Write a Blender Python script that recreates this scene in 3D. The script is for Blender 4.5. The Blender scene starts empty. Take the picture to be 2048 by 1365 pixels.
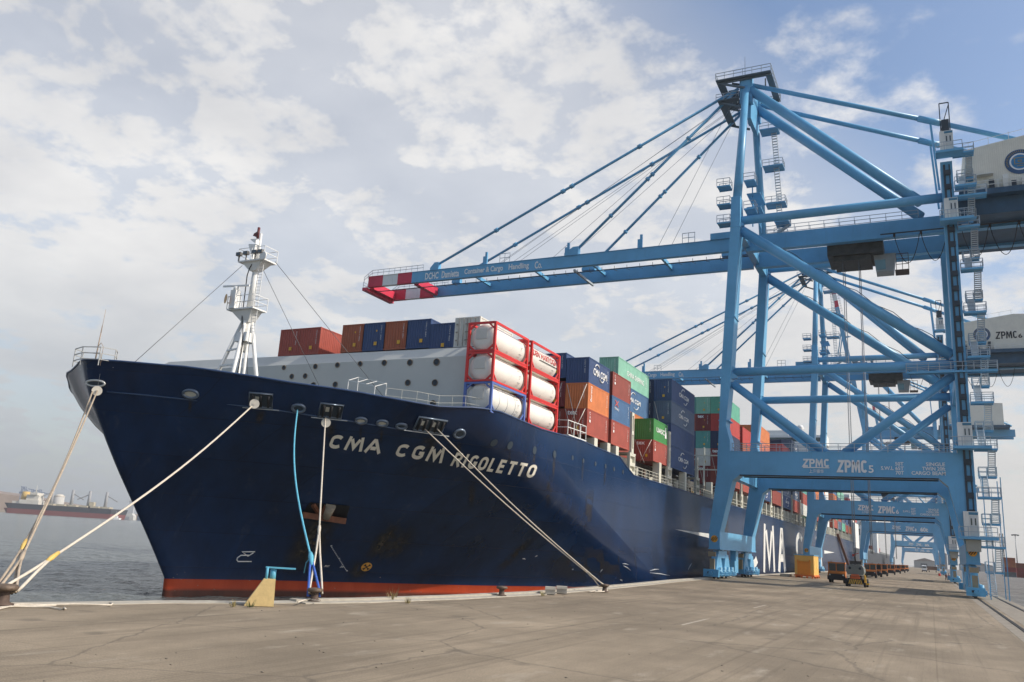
import bpy, math, random
from mathutils import Vector, Matrix
from mathutils.bvhtree import BVHTree
random.seed(7)
R = math.radians
V = Vector
scene = bpy.context.scene
COL = scene.collection

# ------------------------------------------------------------------ camera, world, sun, exposure
F_PX, YAW, PITCH, ROLL, CAM_H = 1643.58, -0.472236, 0.237506, 0.060964, 3.383
fwd = V((math.sin(YAW)*math.cos(PITCH), math.cos(YAW)*math.cos(PITCH), math.sin(PITCH)))
rt = V((math.cos(YAW), -math.sin(YAW), 0)); up = rt.cross(fwd)
c_, s_ = math.cos(ROLL), math.sin(ROLL)
rt2 = rt*c_ + up*s_; up2 = -rt*s_ + up*c_
EYE = V((0, 0, CAM_H))
cd = bpy.data.cameras.new("camera"); cam = bpy.data.objects.new("camera", cd); COL.objects.link(cam)
cd.sensor_width = 36; cd.lens = F_PX/2048*36; cd.clip_start = 0.1; cd.clip_end = 20000
cam.matrix_world = Matrix.Translation(EYE) @ Matrix((rt2, up2, -fwd)).transposed().to_4x4()
scene.camera = cam

SUN_EL, SUN_AZ = R(37), R(75)          # azimuth measured from +Y (along the quay) towards +X (inland)
sun_dir = V((math.cos(SUN_EL)*math.sin(SUN_AZ), math.cos(SUN_EL)*math.cos(SUN_AZ), math.sin(SUN_EL)))
sl = bpy.data.lights.new("sun", 'SUN'); sl.energy = 3.7; sl.angle = R(0.8); sl.color = (1, .93, .82)
so = bpy.data.objects.new("sun", sl); COL.objects.link(so)
so.rotation_euler = sun_dir.to_track_quat('Z', 'Y').to_euler(); so.location = (60, 0, 120)

world = bpy.data.worlds.new("World"); scene.world = world; world.use_nodes = True
def build_world():
    nt = world.node_tree; N = nt.nodes; L = nt.links; N.clear()
    out = N.new('ShaderNodeOutputWorld'); bg = N.new('ShaderNodeBackground'); bg.inputs[1].default_value = 0.1
    sky = N.new('ShaderNodeTexSky'); sky.sky_type = 'NISHITA'; sky.sun_disc = False
    sky.sun_elevation = SUN_EL; sky.sun_rotation = SUN_AZ; sky.dust_density = 2.0; sky.air_density = 1.2; sky.ozone_density = 1.6
    tc = N.new('ShaderNodeTexCoord'); sep = N.new('ShaderNodeSeparateXYZ'); L.new(tc.outputs['Generated'], sep.inputs[0])
    def math_(op, a, b=None, clamp=False):
        n = N.new('ShaderNodeMath'); n.operation = op; n.use_clamp = clamp
        for i, v in enumerate((a, b)):
            if v is None: continue
            if isinstance(v, (int, float)): n.inputs[i].default_value = v
            else: L.new(v, n.inputs[i])
        return n.outputs[0]
    zz = math_('MAXIMUM', sep.outputs[2], 0.0)
    den = math_('ADD', zz, 0.22)
    cx = math_('DIVIDE', sep.outputs[0], den); cy = math_('DIVIDE', sep.outputs[1], den)
    cmb = N.new('ShaderNodeCombineXYZ'); L.new(cx, cmb.inputs[0]); L.new(cy, cmb.inputs[1])
    def noise(scale, detail, rough, off, dist=0.0):
        mp = N.new('ShaderNodeMapping'); mp.inputs['Location'].default_value = off; L.new(cmb.outputs[0], mp.inputs[0])
        n = N.new('ShaderNodeTexNoise'); n.inputs['Scale'].default_value = scale; n.inputs['Detail'].default_value = detail
        n.inputs['Roughness'].default_value = rough; n.inputs['Distortion'].default_value = dist
        L.new(mp.outputs[0], n.inputs['Vector']); return n.outputs[0]
    big = noise(1.1, 3, .5, (3.1, 1.7, 0)); mid = noise(6.4, 9, .6, (0.3, 5.2, 0), .1); fine = noise(14.0, 6, .6, (2, 2, 0))
    # the clear patch of sky lies high over the cranes, the cloud bank thickens out to sea
    clear = math_('MULTIPLY', math_('MAXIMUM', math_('SUBTRACT', math_('ADD', math_('MULTIPLY', sep.outputs[0], .55), math_('MULTIPLY', zz, .55)), .1), 0.0), 1.45)
    cover = math_('SUBTRACT', math_('ADD', math_('ADD', math_('MULTIPLY', big, .55), math_('MULTIPLY', mid, .8)), math_('MULTIPLY', fine, .22)), clear)
    ramp = N.new('ShaderNodeValToRGB'); ramp.color_ramp.elements[0].position = .565; ramp.color_ramp.elements[1].position = .82
    ramp.color_ramp.interpolation = 'EASE'
    L.new(cover, ramp.inputs[0])
    low = math_('SUBTRACT', 1.0, math_('MULTIPLY', zz, 3.2), True)
    # cloud thinned in the unseen sky behind the camera, to deepen the shade
    back = math_('SUBTRACT', 1.0, math_('MULTIPLY', math_('ADD', math_('MULTIPLY', sep.outputs[1], -1.6), -.05, False), .8, True), True)
    mask = math_('MULTIPLY', math_('MAXIMUM', math_('MULTIPLY', ramp.outputs[0], .93), math_('MULTIPLY', low, .9)), back)
    milk = math_('MULTIPLY', math_('SUBTRACT', .62, math_('MULTIPLY', clear, 2.9), True), back)
    mask = math_('MAXIMUM', mask, milk)
    sh = N.new('ShaderNodeValToRGB'); sh.color_ramp.elements[0].position = .3; sh.color_ramp.elements[1].position = .7
    sh.color_ramp.elements[0].color = (6.5, 6.5, 6.6, 1); sh.color_ramp.elements[1].color = (9.1, 8.9, 8.6, 1)
    shn = noise(2.3, 5, .55, (7.7, 2.2, 0)); L.new(shn, sh.inputs[0])
    lowc = N.new('ShaderNodeMix'); lowc.data_type = 'RGBA'; L.new(low, lowc.inputs[0]); L.new(sh.outputs[0], lowc.inputs[6])
    # the band near the horizon: warm pale haze inland, blue-grey out to sea
    hz = N.new('ShaderNodeMix'); hz.data_type = 'RGBA'
    L.new(math_('MULTIPLY', math_('ADD', sep.outputs[0], .95), 1.1, True), hz.inputs[0])
    hz.inputs[6].default_value = (3.3, 3.75, 4.3, 1); hz.inputs[7].default_value = (5.9, 5.75, 5.6, 1)
    L.new(hz.outputs[2], lowc.inputs[7])
    tint = N.new('ShaderNodeMix'); tint.data_type = 'RGBA'; tint.blend_type = 'MULTIPLY'; tint.inputs[0].default_value = 1
    L.new(sky.outputs[0], tint.inputs[6]); tint.inputs[7].default_value = (1.4, 1.42, 1.5, 1)
    mx = N.new('ShaderNodeMix'); mx.data_type = 'RGBA'; L.new(mask, mx.inputs[0]); L.new(tint.outputs[2], mx.inputs[6]); L.new(lowc.outputs[2], mx.inputs[7])
    L.new(mx.outputs[2], bg.inputs[0]); L.new(bg.outputs[0], out.inputs[0])
build_world()
scene.view_settings.view_transform = 'Standard'; scene.view_settings.look = 'None'
scene.view_settings.exposure = 0.12; scene.view_settings.gamma = 1
scene.cycles.max_bounces = 6; scene.cycles.volume_bounces = 0

# ------------------------------------------------------------------ helpers
def ray(x, y):
    return (fwd + rt2*((x-1024)/F_PX) - up2*((y-682.5)/F_PX))
def on_z(x, y, z=0.0): d = ray(x, y); return EYE + d*((z-CAM_H)/d.z)
def on_x(x, y, X): d = ray(x, y); return EYE + d*(X/d.x)
def on_y(x, y, Y): d = ray(x, y); return EYE + d*(Y/d.y)

MATS = {}
def mat(name, col, rough=.6, metal=0.0, var=.12, scale=.6, rust=0.0, bump=0.0, streak=0.0, rustcol=(.12, .05, .025), spec=.4):
    if name in MATS: return MATS[name]
    m = bpy.data.materials.new(name); m.use_nodes = True; nt = m.node_tree; N = nt.nodes; L = nt.links
    b = N['Principled BSDF']; b.inputs['Roughness'].default_value = rough; b.inputs['Metallic'].default_value = metal
    b.inputs['Specular IOR Level'].default_value = spec
    tc = N.new('ShaderNodeTexCoord')
    n = N.new('ShaderNodeTexNoise'); n.inputs['Scale'].default_value = scale; n.inputs['Detail'].default_value = 7; n.inputs['Roughness'].default_value = .65
    L.new(tc.outputs['Object'], n.inputs['Vector'])
    r = N.new('ShaderNodeValToRGB'); r.color_ramp.elements[0].position = .3; r.color_ramp.elements[1].position = .72
    r.color_ramp.elements[0].color = tuple(max(0, c*(1-var)) for c in col)+(1,)
    r.color_ramp.elements[1].color = tuple(min(1, c*(1+var)) for c in col)+(1,)
    L.new(n.outputs[0], r.inputs[0]); res = r.outputs[0]
    if rust or streak:
        mp = N.new('ShaderNodeMapping'); L.new(tc.outputs['Object'], mp.inputs[0])
        mp.inputs['Scale'].default_value = (1.6, 1.6, .16 if streak else 1.6)
        n2 = N.new('ShaderNodeTexNoise'); n2.inputs['Scale'].default_value = 1.4; n2.inputs['Detail'].default_value = 9; n2.inputs['Roughness'].default_value = .7
        L.new(mp.outputs[0], n2.inputs['Vector'])
        r2 = N.new('ShaderNodeValToRGB'); r2.color_ramp.elements[0].position = .56; r2.color_ramp.elements[1].position = .78
        r2.color_ramp.elements[1].color = (max(rust, streak),)*3+(1,); r2.color_ramp.elements[0].color = (0, 0, 0, 1)
        L.new(n2.outputs[0], r2.inputs[0])
        mx = N.new('ShaderNodeMix'); mx.data_type = 'RGBA'; L.new(r2.outputs[0], mx.inputs[0]); L.new(res, mx.inputs[6]); mx.inputs[7].default_value = rustcol+(1,)
        res = mx.outputs[2]
    L.new(res, b.inputs['Base Color'])
    if bump:
        bp = N.new('ShaderNodeBump'); bp.inputs['Strength'].default_value = bump; bp.inputs['Distance'].default_value = .03
        L.new(n.outputs[0], bp.inputs['Height']); L.new(bp.outputs[0], b.inputs['Normal'])
    MATS[name] = m; return m

def link(o, parent=None):
    COL.objects.link(o)
    if parent is not None: o.parent = parent
    return o
def tag(o, label=None, cat=None, group=None, kind=None):
    if label: o['label'] = label
    if cat: o['category'] = cat
    if group: o['group'] = group
    if kind: o['kind'] = kind
    return o
def thing(name, label, cat, loc=(0, 0, 0), group=None, rz=0.0):
    o = bpy.data.objects.new(name, None); link(o); o.location = loc; o.rotation_euler.z = rz; o.empty_display_size = .5
    return tag(o, label, cat, group)
def copy_tree(o, parent=None):
    c = o.copy(); COL.objects.link(c)
    if parent is not None: c.parent = parent
    for ch in list(o.children): copy_tree(ch, c)
    return c

class MB:
    def __init__(s): s.v = []; s.f = []; s.m = []; s.sm = []; s.mi = 0
    def face(s, pts, smooth=False):
        i = len(s.v); s.v += [V(p) for p in pts]; s.f.append(tuple(range(i, i+len(pts)))); s.m.append(s.mi); s.sm.append(smooth)
    def _add(s, vs, fs, smooth=False):
        i = len(s.v); s.v += [V(p) for p in vs]
        for f in fs: s.f.append(tuple(i+k for k in f)); s.m.append(s.mi); s.sm.append(smooth)
    def hexa(s, p):          # 8 corners: bottom ring 0-3, top ring 4-7
        s._add(p, [(3, 2, 1, 0), (4, 5, 6, 7), (0, 1, 5, 4), (1, 2, 6, 5), (2, 3, 7, 6), (3, 0, 4, 7)]); return s
    def box(s, x0, x1, y0, y1, z0, z1):
        return s.hexa([(x0, y0, z0), (x1, y0, z0), (x1, y1, z0), (x0, y1, z0), (x0, y0, z1), (x1, y0, z1), (x1, y1, z1), (x0, y1, z1)])
    def frame(s, p, q):
        d = (V(q)-V(p)).normalized(); a = V((0, 0, 1)) if abs(d.z) < .95 else V((0, 1, 0))
        u = d.cross(a).normalized(); w = u.cross(d).normalized(); return d, u, w
    def bar(s, p, q, a, b=None, a2=None, b2=None):     # rectangular bar, a wide (sideways) b high
        b = b or a; a2 = a2 or a; b2 = b2 or b; p = V(p); q = V(q); d, u, w = s.frame(p, q)
        P = [p+u*x*a/2+w*y*b/2 for x, y in ((-1, -1), (1, -1), (1, 1), (-1, 1))]
        Q = [q+u*x*a2/2+w*y*b2/2 for x, y in ((-1, -1), (1, -1), (1, 1), (-1, 1))]
        return s.hexa(P+Q)
    def tube(s, p, q, r, r2=None, n=10, caps=True):
        p = V(p); q = V(q); r2 = r if r2 is None else r2; d, u, w = s.frame(p, q); vs = []; fs = []
        for c, rr in ((p, r), (q, r2)):
            for k in range(n): a = 2*math.pi*k/n; vs.append(c+u*math.cos(a)*rr+w*math.sin(a)*rr)
        for k in range(n): fs.append((k, (k+1) % n, n+(k+1) % n, n+k))
        s._add(vs, fs, True)
        if caps: s.face(vs[:n][::-1]); s.face(vs[n:])
        return s
    def path(s, pts, r, n=6):
        pts = [V(p) for p in pts]; vs = []; fs = []
        d0 = (pts[1]-pts[0]).normalized(); a = V((0, 0, 1)) if abs(d0.z) < .9 else V((1, 0, 0)); u = d0.cross(a).normalized()
        for i, p in enumerate(pts):
            d = (pts[min(i+1, len(pts)-1)]-pts[max(i-1, 0)]).normalized(); u = (u-d*u.dot(d)).normalized(); w = d.cross(u)
            rr = r[i] if isinstance(r, (list, tuple)) else r
            for k in range(n): t = 2*math.pi*k/n; vs.append(p+u*math.cos(t)*rr+w*math.sin(t)*rr)
        for i in range(len(pts)-1):
            for k in range(n): fs.append((i*n+k, i*n+(k+1) % n, (i+1)*n+(k+1) % n, (i+1)*n+k))
        fs += [tuple(range(n))[::-1], tuple(range((len(pts)-1)*n, len(pts)*n))]
        s._add(vs, fs, True); return s
    def lathe(s, c, prof, n=16, axis='Z', sx=1, sy=1):
        c = V(c); vs = []; fs = []
        for r, z in prof:
            for k in range(n):
                a = 2*math.pi*k/n; x, y = math.cos(a)*r*sx, math.sin(a)*r*sy
                vs.append(c+V({'Z': (x, y, z), 'Y': (x, z, y), 'X': (z, x, y)}[axis]))
        m = len(prof)
        for i in range(m-1):
            for k in range(n): fs.append((i*n+k, i*n+(k+1) % n, (i+1)*n+(k+1) % n, (i+1)*n+k))
        s._add(vs, fs, True)
        s.face(vs[:n][::-1]); s.face(vs[-n:]); return s
    def disc(s, c, nrm, r, n=20, r_in=0):
        c = V(c); nrm = V(nrm).normalized(); a = V((0, 0, 1)) if abs(nrm.z) < .9 else V((1, 0, 0)); u = nrm.cross(a).normalized(); w = nrm.cross(u)
        pt = lambda k, rr: c+u*math.cos(2*math.pi*k/n)*rr+w*math.sin(2*math.pi*k/n)*rr
        if r_in:
            for k in range(n): s.face([pt(k, r_in), pt(k, r), pt(k+1, r), pt(k+1, r_in)])
        else: s.face([pt(k, r) for k in range(n)])
        return s
    def build(s, name, mats, parent=None, fix=True):
        me = bpy.data.meshes.new(name); me.from_pydata([tuple(v) for v in s.v], [], s.f)
        for m in (mats if isinstance(mats, (list, tuple)) else [mats]): me.materials.append(m)
        me.polygons.foreach_set('material_index', s.m); me.polygons.foreach_set('use_smooth', s.sm)
        if fix:
            import bmesh
            bm = bmesh.new(); bm.from_mesh(me); bmesh.ops.remove_doubles(bm, verts=bm.verts, dist=1e-4)
            bmesh.ops.recalc_face_normals(bm, faces=bm.faces); bm.to_mesh(me); bm.free()
        o = bpy.data.objects.new(name, me); link(o, parent); return o

_txt = {}
def text_polys(body, bold=0.0, shear=0.0):
    key = (body, bold, shear)
    if key not in _txt:
        cu = bpy.data.curves.new("lettering", 'FONT'); cu.body = body; cu.offset = bold; cu.shear = shear; cu.resolution_u = 3
        o = bpy.data.objects.new("lettering", cu); COL.objects.link(o); dg = bpy.context.evaluated_depsgraph_get()
        me = bpy.data.meshes.new_from_object(o.evaluated_get(dg)); vs = [v.co.copy() for v in me.vertices]; fs = [tuple(p.vertices) for p in me.polygons]
        bpy.data.objects.remove(o); bpy.data.curves.remove(cu); bpy.data.meshes.remove(me)
        x0 = min(v.x for v in vs); x1 = max(v.x for v in vs); y0 = min(v.y for v in vs); y1 = max(v.y for v in vs)
        _txt[key] = ([((v.x-x0)/(x1-x0), (v.y-y0)/(y1-y0)) for v in vs], fs)
    return _txt[key]
def put_text(mb, body, fn, bold=0.0, shear=0.0):      # fn maps (0..1, 0..1) to a point
    vs, fs = text_polys(body, bold, shear); mb._add([fn(u, v) for u, v in vs], fs)
    return mb
def _arc(cx, cy, rx, ry, a0, a1, n=10): return [(cx+rx*math.cos(math.radians(a0+(a1-a0)*k/n)), cy+ry*math.sin(math.radians(a0+(a1-a0)*k/n))) for k in range(n+1)]
GLYPH = {'C': [_arc(.55, .72, .35, .28, 30, 180, 7)+_arc(.55, .28, .35, .28, 180, 330, 7)], 'O': [_arc(.5, .7, .36, .3, 0, 180, 8)+_arc(.5, .3, .36, .3, 180, 360, 8)+[(.86, .7)]],
         'G': [_arc(.53, .72, .35, .28, 30, 180, 7)+_arc(.53, .28, .35, .28, 180, 345, 7)+[(.87, .44), (.58, .44)]], 'M': [[(.06, 0), (.14, 1)], [(.94, 0), (.86, 1)], [(.26, .93), (.5, .12), (.74, .93)]],
         'A': [[(.04, 0), (.44, 1), (.56, 1), (.96, 0)], [(.3, .27), (.7, .27)]], 'R': [[(.14, 0), (.14, 1), (.62, 1)]+_arc(.62, .74, .26, .26, 80, -90, 6)+[(.26, .48)], [(.58, .4), (.9, 0)]],
         'I': [[(.5, 0), (.5, 1)]], 'Z': [[(.08, 1), (.92, 1), (.08, 0), (.92, 0)]], 'P': [[(.16, 0), (.16, 1), (.62, 1)]+_arc(.62, .73, .26, .27, 80, -90, 6)+[(.28, .46)]], 'L': [[(.16, 1), (.16, .0), (.86, .0)]], 'E': [[(.86, 1), (.16, 1), (.16, 0), (.86, 0)], [(.28, .52), (.78, .52)]], 'T': [[(.04, 1), (.96, 1)], [(.5, .92), (.5, 0)]]}
GW = {'I': .45, 'M': 1.25, 'L': .85, 'E': .9}
def put_strokes(mb, word, fn, t=.2, gap=.22, asp=1.0):      # heavy block capitals drawn as strokes; asp = letter width : height
    W = sum(GW.get(c, 1.0) for c in word)+gap*(len(word)-1); x0 = 0
    for c in word:
        w = GW.get(c, 1.0)
        for pl in GLYPH[c]:
            pl = [q for i, q in enumerate(pl) if not i or abs(q[0]-pl[i-1][0])+abs(q[1]-pl[i-1][1]) > .01]
            pts = [V((px*w*asp, t/2+py*(1-t), 0)) for px, py in pl]; n = len(pts); Ls = []; Rs = []
            for i, p in enumerate(pts):
                a = (p-pts[i-1]).normalized() if i else (pts[1]-p).normalized(); b = (pts[i+1]-p).normalized() if i < n-1 else a
                na = V((-a.y, a.x, 0)); nb = V((-b.y, b.x, 0)); m = (na+nb).normalized(); k = t/2/max(.45, m.dot(na)); e = V((0, 0, 0))
                if n <= 3 or not (i in (0, n-1)): pass
                if i in (0, n-1) and (pl[i][1] in (0, 1)) and abs((pts[1]-pts[0]).normalized().y if i == 0 else (pts[-1]-pts[-2]).normalized().y) > .3: e = (a if i else -a)*t/2/max(.4, abs(a.y))*.98
                Ls.append(p+m*k+e); Rs.append(p-m*k+e)
            for i in range(n-1):
                q = [Ls[i], Ls[i+1], Rs[i+1], Rs[i]]; sub = 3
                for j in range(sub):
                    f = lambda A, B, s_: A.lerp(B, s_)
                    quad = [f(q[0], q[1], j/sub), f(q[0], q[1], (j+1)/sub), f(q[3], q[2], (j+1)/sub), f(q[3], q[2], j/sub)]
                    mb.face([fn((x0+v.x/asp)/W, v.y) for v in quad])
        x0 += w+gap
def quad_fn(o, ux, uy): o = V(o); ux = V(ux); uy = V(uy); return lambda u, v: o+ux*u+uy*v

# ------------------------------------------------------------------ materials
WHITE = mat('white_paint', (.78, .77, .73), .45, var=.06, rust=.25, streak=.25, scale=.4)
WHITE_CLEAN = mat('white_lettering', (.8, .79, .76), .5, var=.05)
CRANE = mat('crane_blue_paint', (.13, .38, .60), .38, var=.12, scale=.25, streak=.34, rustcol=(.09, .2, .29))
CRANE_D = mat('crane_dark_steel', (.03, .045, .06), .6, var=.3)
GREY = mat('galvanised_steel', (.36, .38, .39), .5, .3, var=.15)
RED = mat('red_paint', (.62, .035, .03), .4, var=.1)
CRIMSON = mat('crimson_tip_paint', (.6, .03, .07), .5, var=.1)
BLACK = mat('black_rubber', (.018, .018, .02), .7, var=.3)
GLASS = mat('dark_glass', (.03, .045, .05), .08, var=.2, spec=.8)
ORANGE = mat('vehicle_orange', (.62, .17, .02), .45, var=.12, rust=.12)
YELLOW = mat('yellow_paint', (.72, .47, .13), .55, var=.12, rust=.2)
ROPE = mat('mooring_rope_fibre', (.42, .34, .25), .85, var=.25, scale=8)
ROPE_W = mat('pale_rope_fibre', (.6, .53, .43), .85, var=.15, scale=8)
ROPE_B = mat('blue_rope_fibre', (.12, .42, .55), .85, var=.2, scale=8)
ROPE_D = mat('royal_blue_rope', (.05, .12, .42), .85, var=.2, scale=8)
CREAM = mat('ship_cream_paint', (.62, .6, .5), .5, var=.1, streak=.3, scale=.5)
CONC = mat('pale_concrete', (.42, .38, .31), .85, var=.2, scale=1.5, bump=.3)
STEEL_R = mat('rail_steel', (.06, .055, .05), .45, .4, var=.2)
RUST = mat('rusty_iron', (.09, .06, .045), .75, var=.35, scale=4)
HAZARD_Y = mat('hazard_yellow', (.75, .42, .04), .5)
SKIN = mat('skin', (.35, .2, .13), .6)

# ------------------------------------------------------------------ ground, water
def smoothstep(t): t = max(0., min(1., t)); return t*t*(3-2*t)
EDGE = [(-140, -60), (-60, -4), (-38, 13.5), (-30.77, 20.17), (-29.9, 23), (-29.2, 26), (-28.4, 27.9), (-27.5, 29.2), (-26.9, 31.5), (-25.9, 35), (-24.9, 42.4), (-24.3, 52),
        (-24.6, 64), (-25.4, 78), (-26.6, 95), (-27.2, 115), (-27.4, 200), (-27.4, 1500)]
WATER_Z = -2.15
def ground_material(name, kind):
    m = bpy.data.materials.new(name); m.use_nodes = True; nt = m.node_tree; N = nt.nodes; L = nt.links; b = N['Principled BSDF']; b.inputs['Roughness'].default_value = .85
    b.inputs['Specular IOR Level'].default_value = .25
    g = N.new('ShaderNodeNewGeometry')
    def noise(sc, det, mul=(1, 1, 1), rough=.6):
        mp = N.new('ShaderNodeMapping'); mp.inputs['Scale'].default_value = mul; L.new(g.outputs['Position'], mp.inputs[0])
        n = N.new('ShaderNodeTexNoise'); n.inputs['Scale'].default_value = sc; n.inputs['Detail'].default_value = det; n.inputs['Roughness'].default_value = rough
        L.new(mp.outputs[0], n.inputs['Vector']); return n.outputs[0]
    def mixc(f, a, b_, mode='MIX'):
        x = N.new('ShaderNodeMix'); x.data_type = 'RGBA'; x.blend_type = mode
        for i, v in ((0, f), (6, a), (7, b_)):
            if hasattr(v, 'is_output'): L.new(v, x.inputs[i])
            else: x.inputs[i].default_value = v if i == 0 else v+(1,)
        return x.outputs[2]
    def ramp(v, a, b_):
        r = N.new('ShaderNodeValToRGB'); r.color_ramp.elements[0].position = a; r.color_ramp.elements[1].position = b_; L.new(v, r.inputs[0]); return r.outputs[0]
    def mth(op, a, b_):
        x = N.new('ShaderNodeMath'); x.operation = op
        for i, v in enumerate((a, b_)):
            if hasattr(v, 'is_output'): L.new(v, x.inputs[i])
            else: x.inputs[i].default_value = v
        return x.outputs[0]
    base = (.385, .31, .218) if kind == 'quay' else (.25, .235, .215)
    dk = tuple(c*.66 for c in base); lt = tuple(c*1.25 for c in base)
    c = mixc(ramp(noise(.11, 7), .35, .7), dk, lt)
    c = mixc(ramp(noise(.35, 8, (1, .28, 1)), .42, .75), c, tuple(x*.6 for x in base))
    c = mixc(ramp(noise(.9, 6, (1, .35, 1)), .58, .78), c, (.5, .43, .33))
    if kind == 'quay':     # concrete block paving
        br = N.new('ShaderNodeTexBrick'); br.inputs['Scale'].default_value = 1.0; br.inputs['Brick Width'].default_value = .42; br.inputs['Row Height'].default_value = .21
        br.inputs['Mortar Size'].default_value = .012; br.inputs['Color1'].default_value = (1, 1, 1, 1); br.inputs['Color2'].default_value = (.84, .84, .84, 1); br.inputs['Mortar'].default_value = (.55, .53, .5, 1)
        L.new(g.outputs['Position'], br.inputs['Vector'])
        c = mixc(.3, c, br.outputs[0], 'MULTIPLY')
        bj = N.new('ShaderNodeTexBrick'); bj.offset = 0; bj.inputs['Scale'].default_value = 1.0; bj.inputs['Brick Width'].default_value = 6.; bj.inputs['Row Height'].default_value = 7.5
        bj.inputs['Mortar Size'].default_value = .03; bj.inputs['Color1'].default_value = (1, 1, 1, 1); bj.inputs['Color2'].default_value = (.93, .93, .93, 1); bj.inputs['Mortar'].default_value = (.6, .58, .55, 1); L.new(g.outputs['Position'], bj.inputs['Vector'])
        c = mixc(.38, c, bj.outputs[0], 'MULTIPLY')
    tr = ramp(noise(1.0, 4, (2.4, .03, 1)), .53, .66); c = mixc(mth('MULTIPLY', tr, .5), c, tuple(x*.5 for x in base))
    vo = N.new('ShaderNodeTexVoronoi'); vo.inputs['Scale'].default_value = .33; vo.inputs['Randomness'].default_value = 1; wv = N.new('ShaderNodeMix'); wv.data_type = 'RGBA'; wv.blend_type = 'ADD'; wv.inputs[0].default_value = .5
    nz = N.new('ShaderNodeTexNoise'); nz.inputs['Scale'].default_value = 1.2; L.new(g.outputs['Position'], nz.inputs['Vector']); L.new(g.outputs['Position'], wv.inputs[6]); L.new(nz.outputs['Color'], wv.inputs[7]); L.new(wv.outputs[2], vo.inputs['Vector'])
    sp = ramp(vo.outputs['Distance'], .06, .16); c = mixc(mth('MULTIPLY', mth('SUBTRACT', 1.0, sp), .4), c, (.09, .08, .065))
    vc = N.new('ShaderNodeTexVoronoi'); vc.feature = 'DISTANCE_TO_EDGE'; vc.inputs['Scale'].default_value = .11; L.new(wv.outputs[2], vc.inputs['Vector']); cr = ramp(vc.outputs['Distance'], .002, .008)
    c = mixc(mth('MULTIPLY', mth('SUBTRACT', 1.0, cr), .45), c, (.1, .085, .07))
    fn = noise(26, 5); c = mixc(.55, c, ramp(fn, .25, .62), 'MULTIPLY')
    L.new(c, b.inputs['Base Color'])
    bp = N.new('ShaderNodeBump'); bp.inputs['Strength'].default_value = .35; bp.inputs['Distance'].default_value = .02; L.new(fn, bp.inputs['Height']); L.new(bp.outputs[0], b.inputs['Normal'])
    return m
QUAY = ground_material('quay_block_paving', 'quay'); ASPH = ground_material('yard_asphalt', 'yard')
mb = MB(); mb.face([(x, y, 0) for x, y in EDGE]+[(6.4, 1500, 0), (6.4, -60, 0)]); o = mb.build('quay_pavement', QUAY); tag(o, kind='structure')
mb = MB(); mb.face([(x, y, 0) for x, y in ((6.4, -60), (6.4, 1500), (900, 1500), (900, -60))]); o = mb.build('yard_pavement', ASPH); tag(o, kind='structure')
# quay wall down into the water, coping strip
mb = MB()
for (x0, y0), (x1, y1) in zip(EDGE[:-1], EDGE[1:]): mb.face([(x0, y0, -.002), (x1, y1, -.002), (x1, y1, -8), (x0, y0, -8)])
tag(mb.build('quay_wall', CONC), kind='structure')
def offset(i, d):
    x, y = EDGE[i]; a = V(EDGE[max(i-1, 0)]); b = V(EDGE[min(i+1, len(EDGE)-1)]); t = (b-a).normalized(); return (x+t.y*d, y-t.x*d)
mb = MB()
I0 = 8
for i in range(I0, len(EDGE)-1):
    for d0, d1, z in ((0.0, .55, .14), (.62, 1.3, .05)):
        a0, a1, b0, b1 = offset(i, d0), offset(i, d1), offset(i+1, d0), offset(i+1, d1)
        mb.hexa([(*a0, -.01), (*a1, -.01), (*b1, -.01), (*b0, -.01), (*a0, z), (*a1, z), (*b1, z), (*b0, z)])
tag(mb.build('quay_kerb', CONC), kind='structure')
# smooth worn coping in the left corner
mb = MB()
for i in range(2, I0):
    a0, a1, b0, b1 = offset(i, 0.0), offset(i, .9), offset(i+1, 0.0), offset(i+1, .9)
    mb.hexa([(*a0, -.01), (*a1, -.01), (*b1, -.01), (*b0, -.01), (*a0, .05), (*a1, .03), (*b1, .03), (*b0, .05)])
tag(mb.build('quay_coping_edge', CONC), kind='structure')
# crane rails inland with a concrete strip, and the seaside rail
mb = MB(); mb.box(3.9, 4.6, -40, 900, -.02, .006); mb.box(5.15, 6.95, -40, 900, -.02, .008); mb.box(7.35, 8.0, -40, 900, -.02, .006); tag(mb.build('rail_strip', mat('rail_strip_concrete', (.27, .235, .185), .85, var=.25, scale=1.2)), kind='structure')
mb = MB()
for x in (4.72, 7.12):
    mb.box(x-.12, x-.04, -40, 900, -.01, .05); mb.box(x+.05, x+.1, -40, 900, -.01, .03)
mb.box(-25.98, -25.9, 60, 900, -.01, .04)
tag(mb.build('crane_rail', STEEL_R), kind='structure')
mb = MB()
for k in range(60):      # worn dashed line
    y0 = 22+k*9.0
    if y0 > 95 and random.random() < .8 or k in (2, 4): mb.face([(-10.66, y0, .006), (-10.54, y0, .006), (-10.54, y0+4.5+random.random()*3, .006), (-10.66, y0+4.5, .006)])
for k in range(40): y0 = 70+k*14; mb.face([(17.0, y0, .006), (17.12, y0, .006), (17.12, y0+5, .006), (17.0, y0+5, .006)])
tag(mb.build('road_marking', mat('worn_line_paint', (.47, .41, .33), .85, var=.3, scale=3)), kind='structure')

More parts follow.
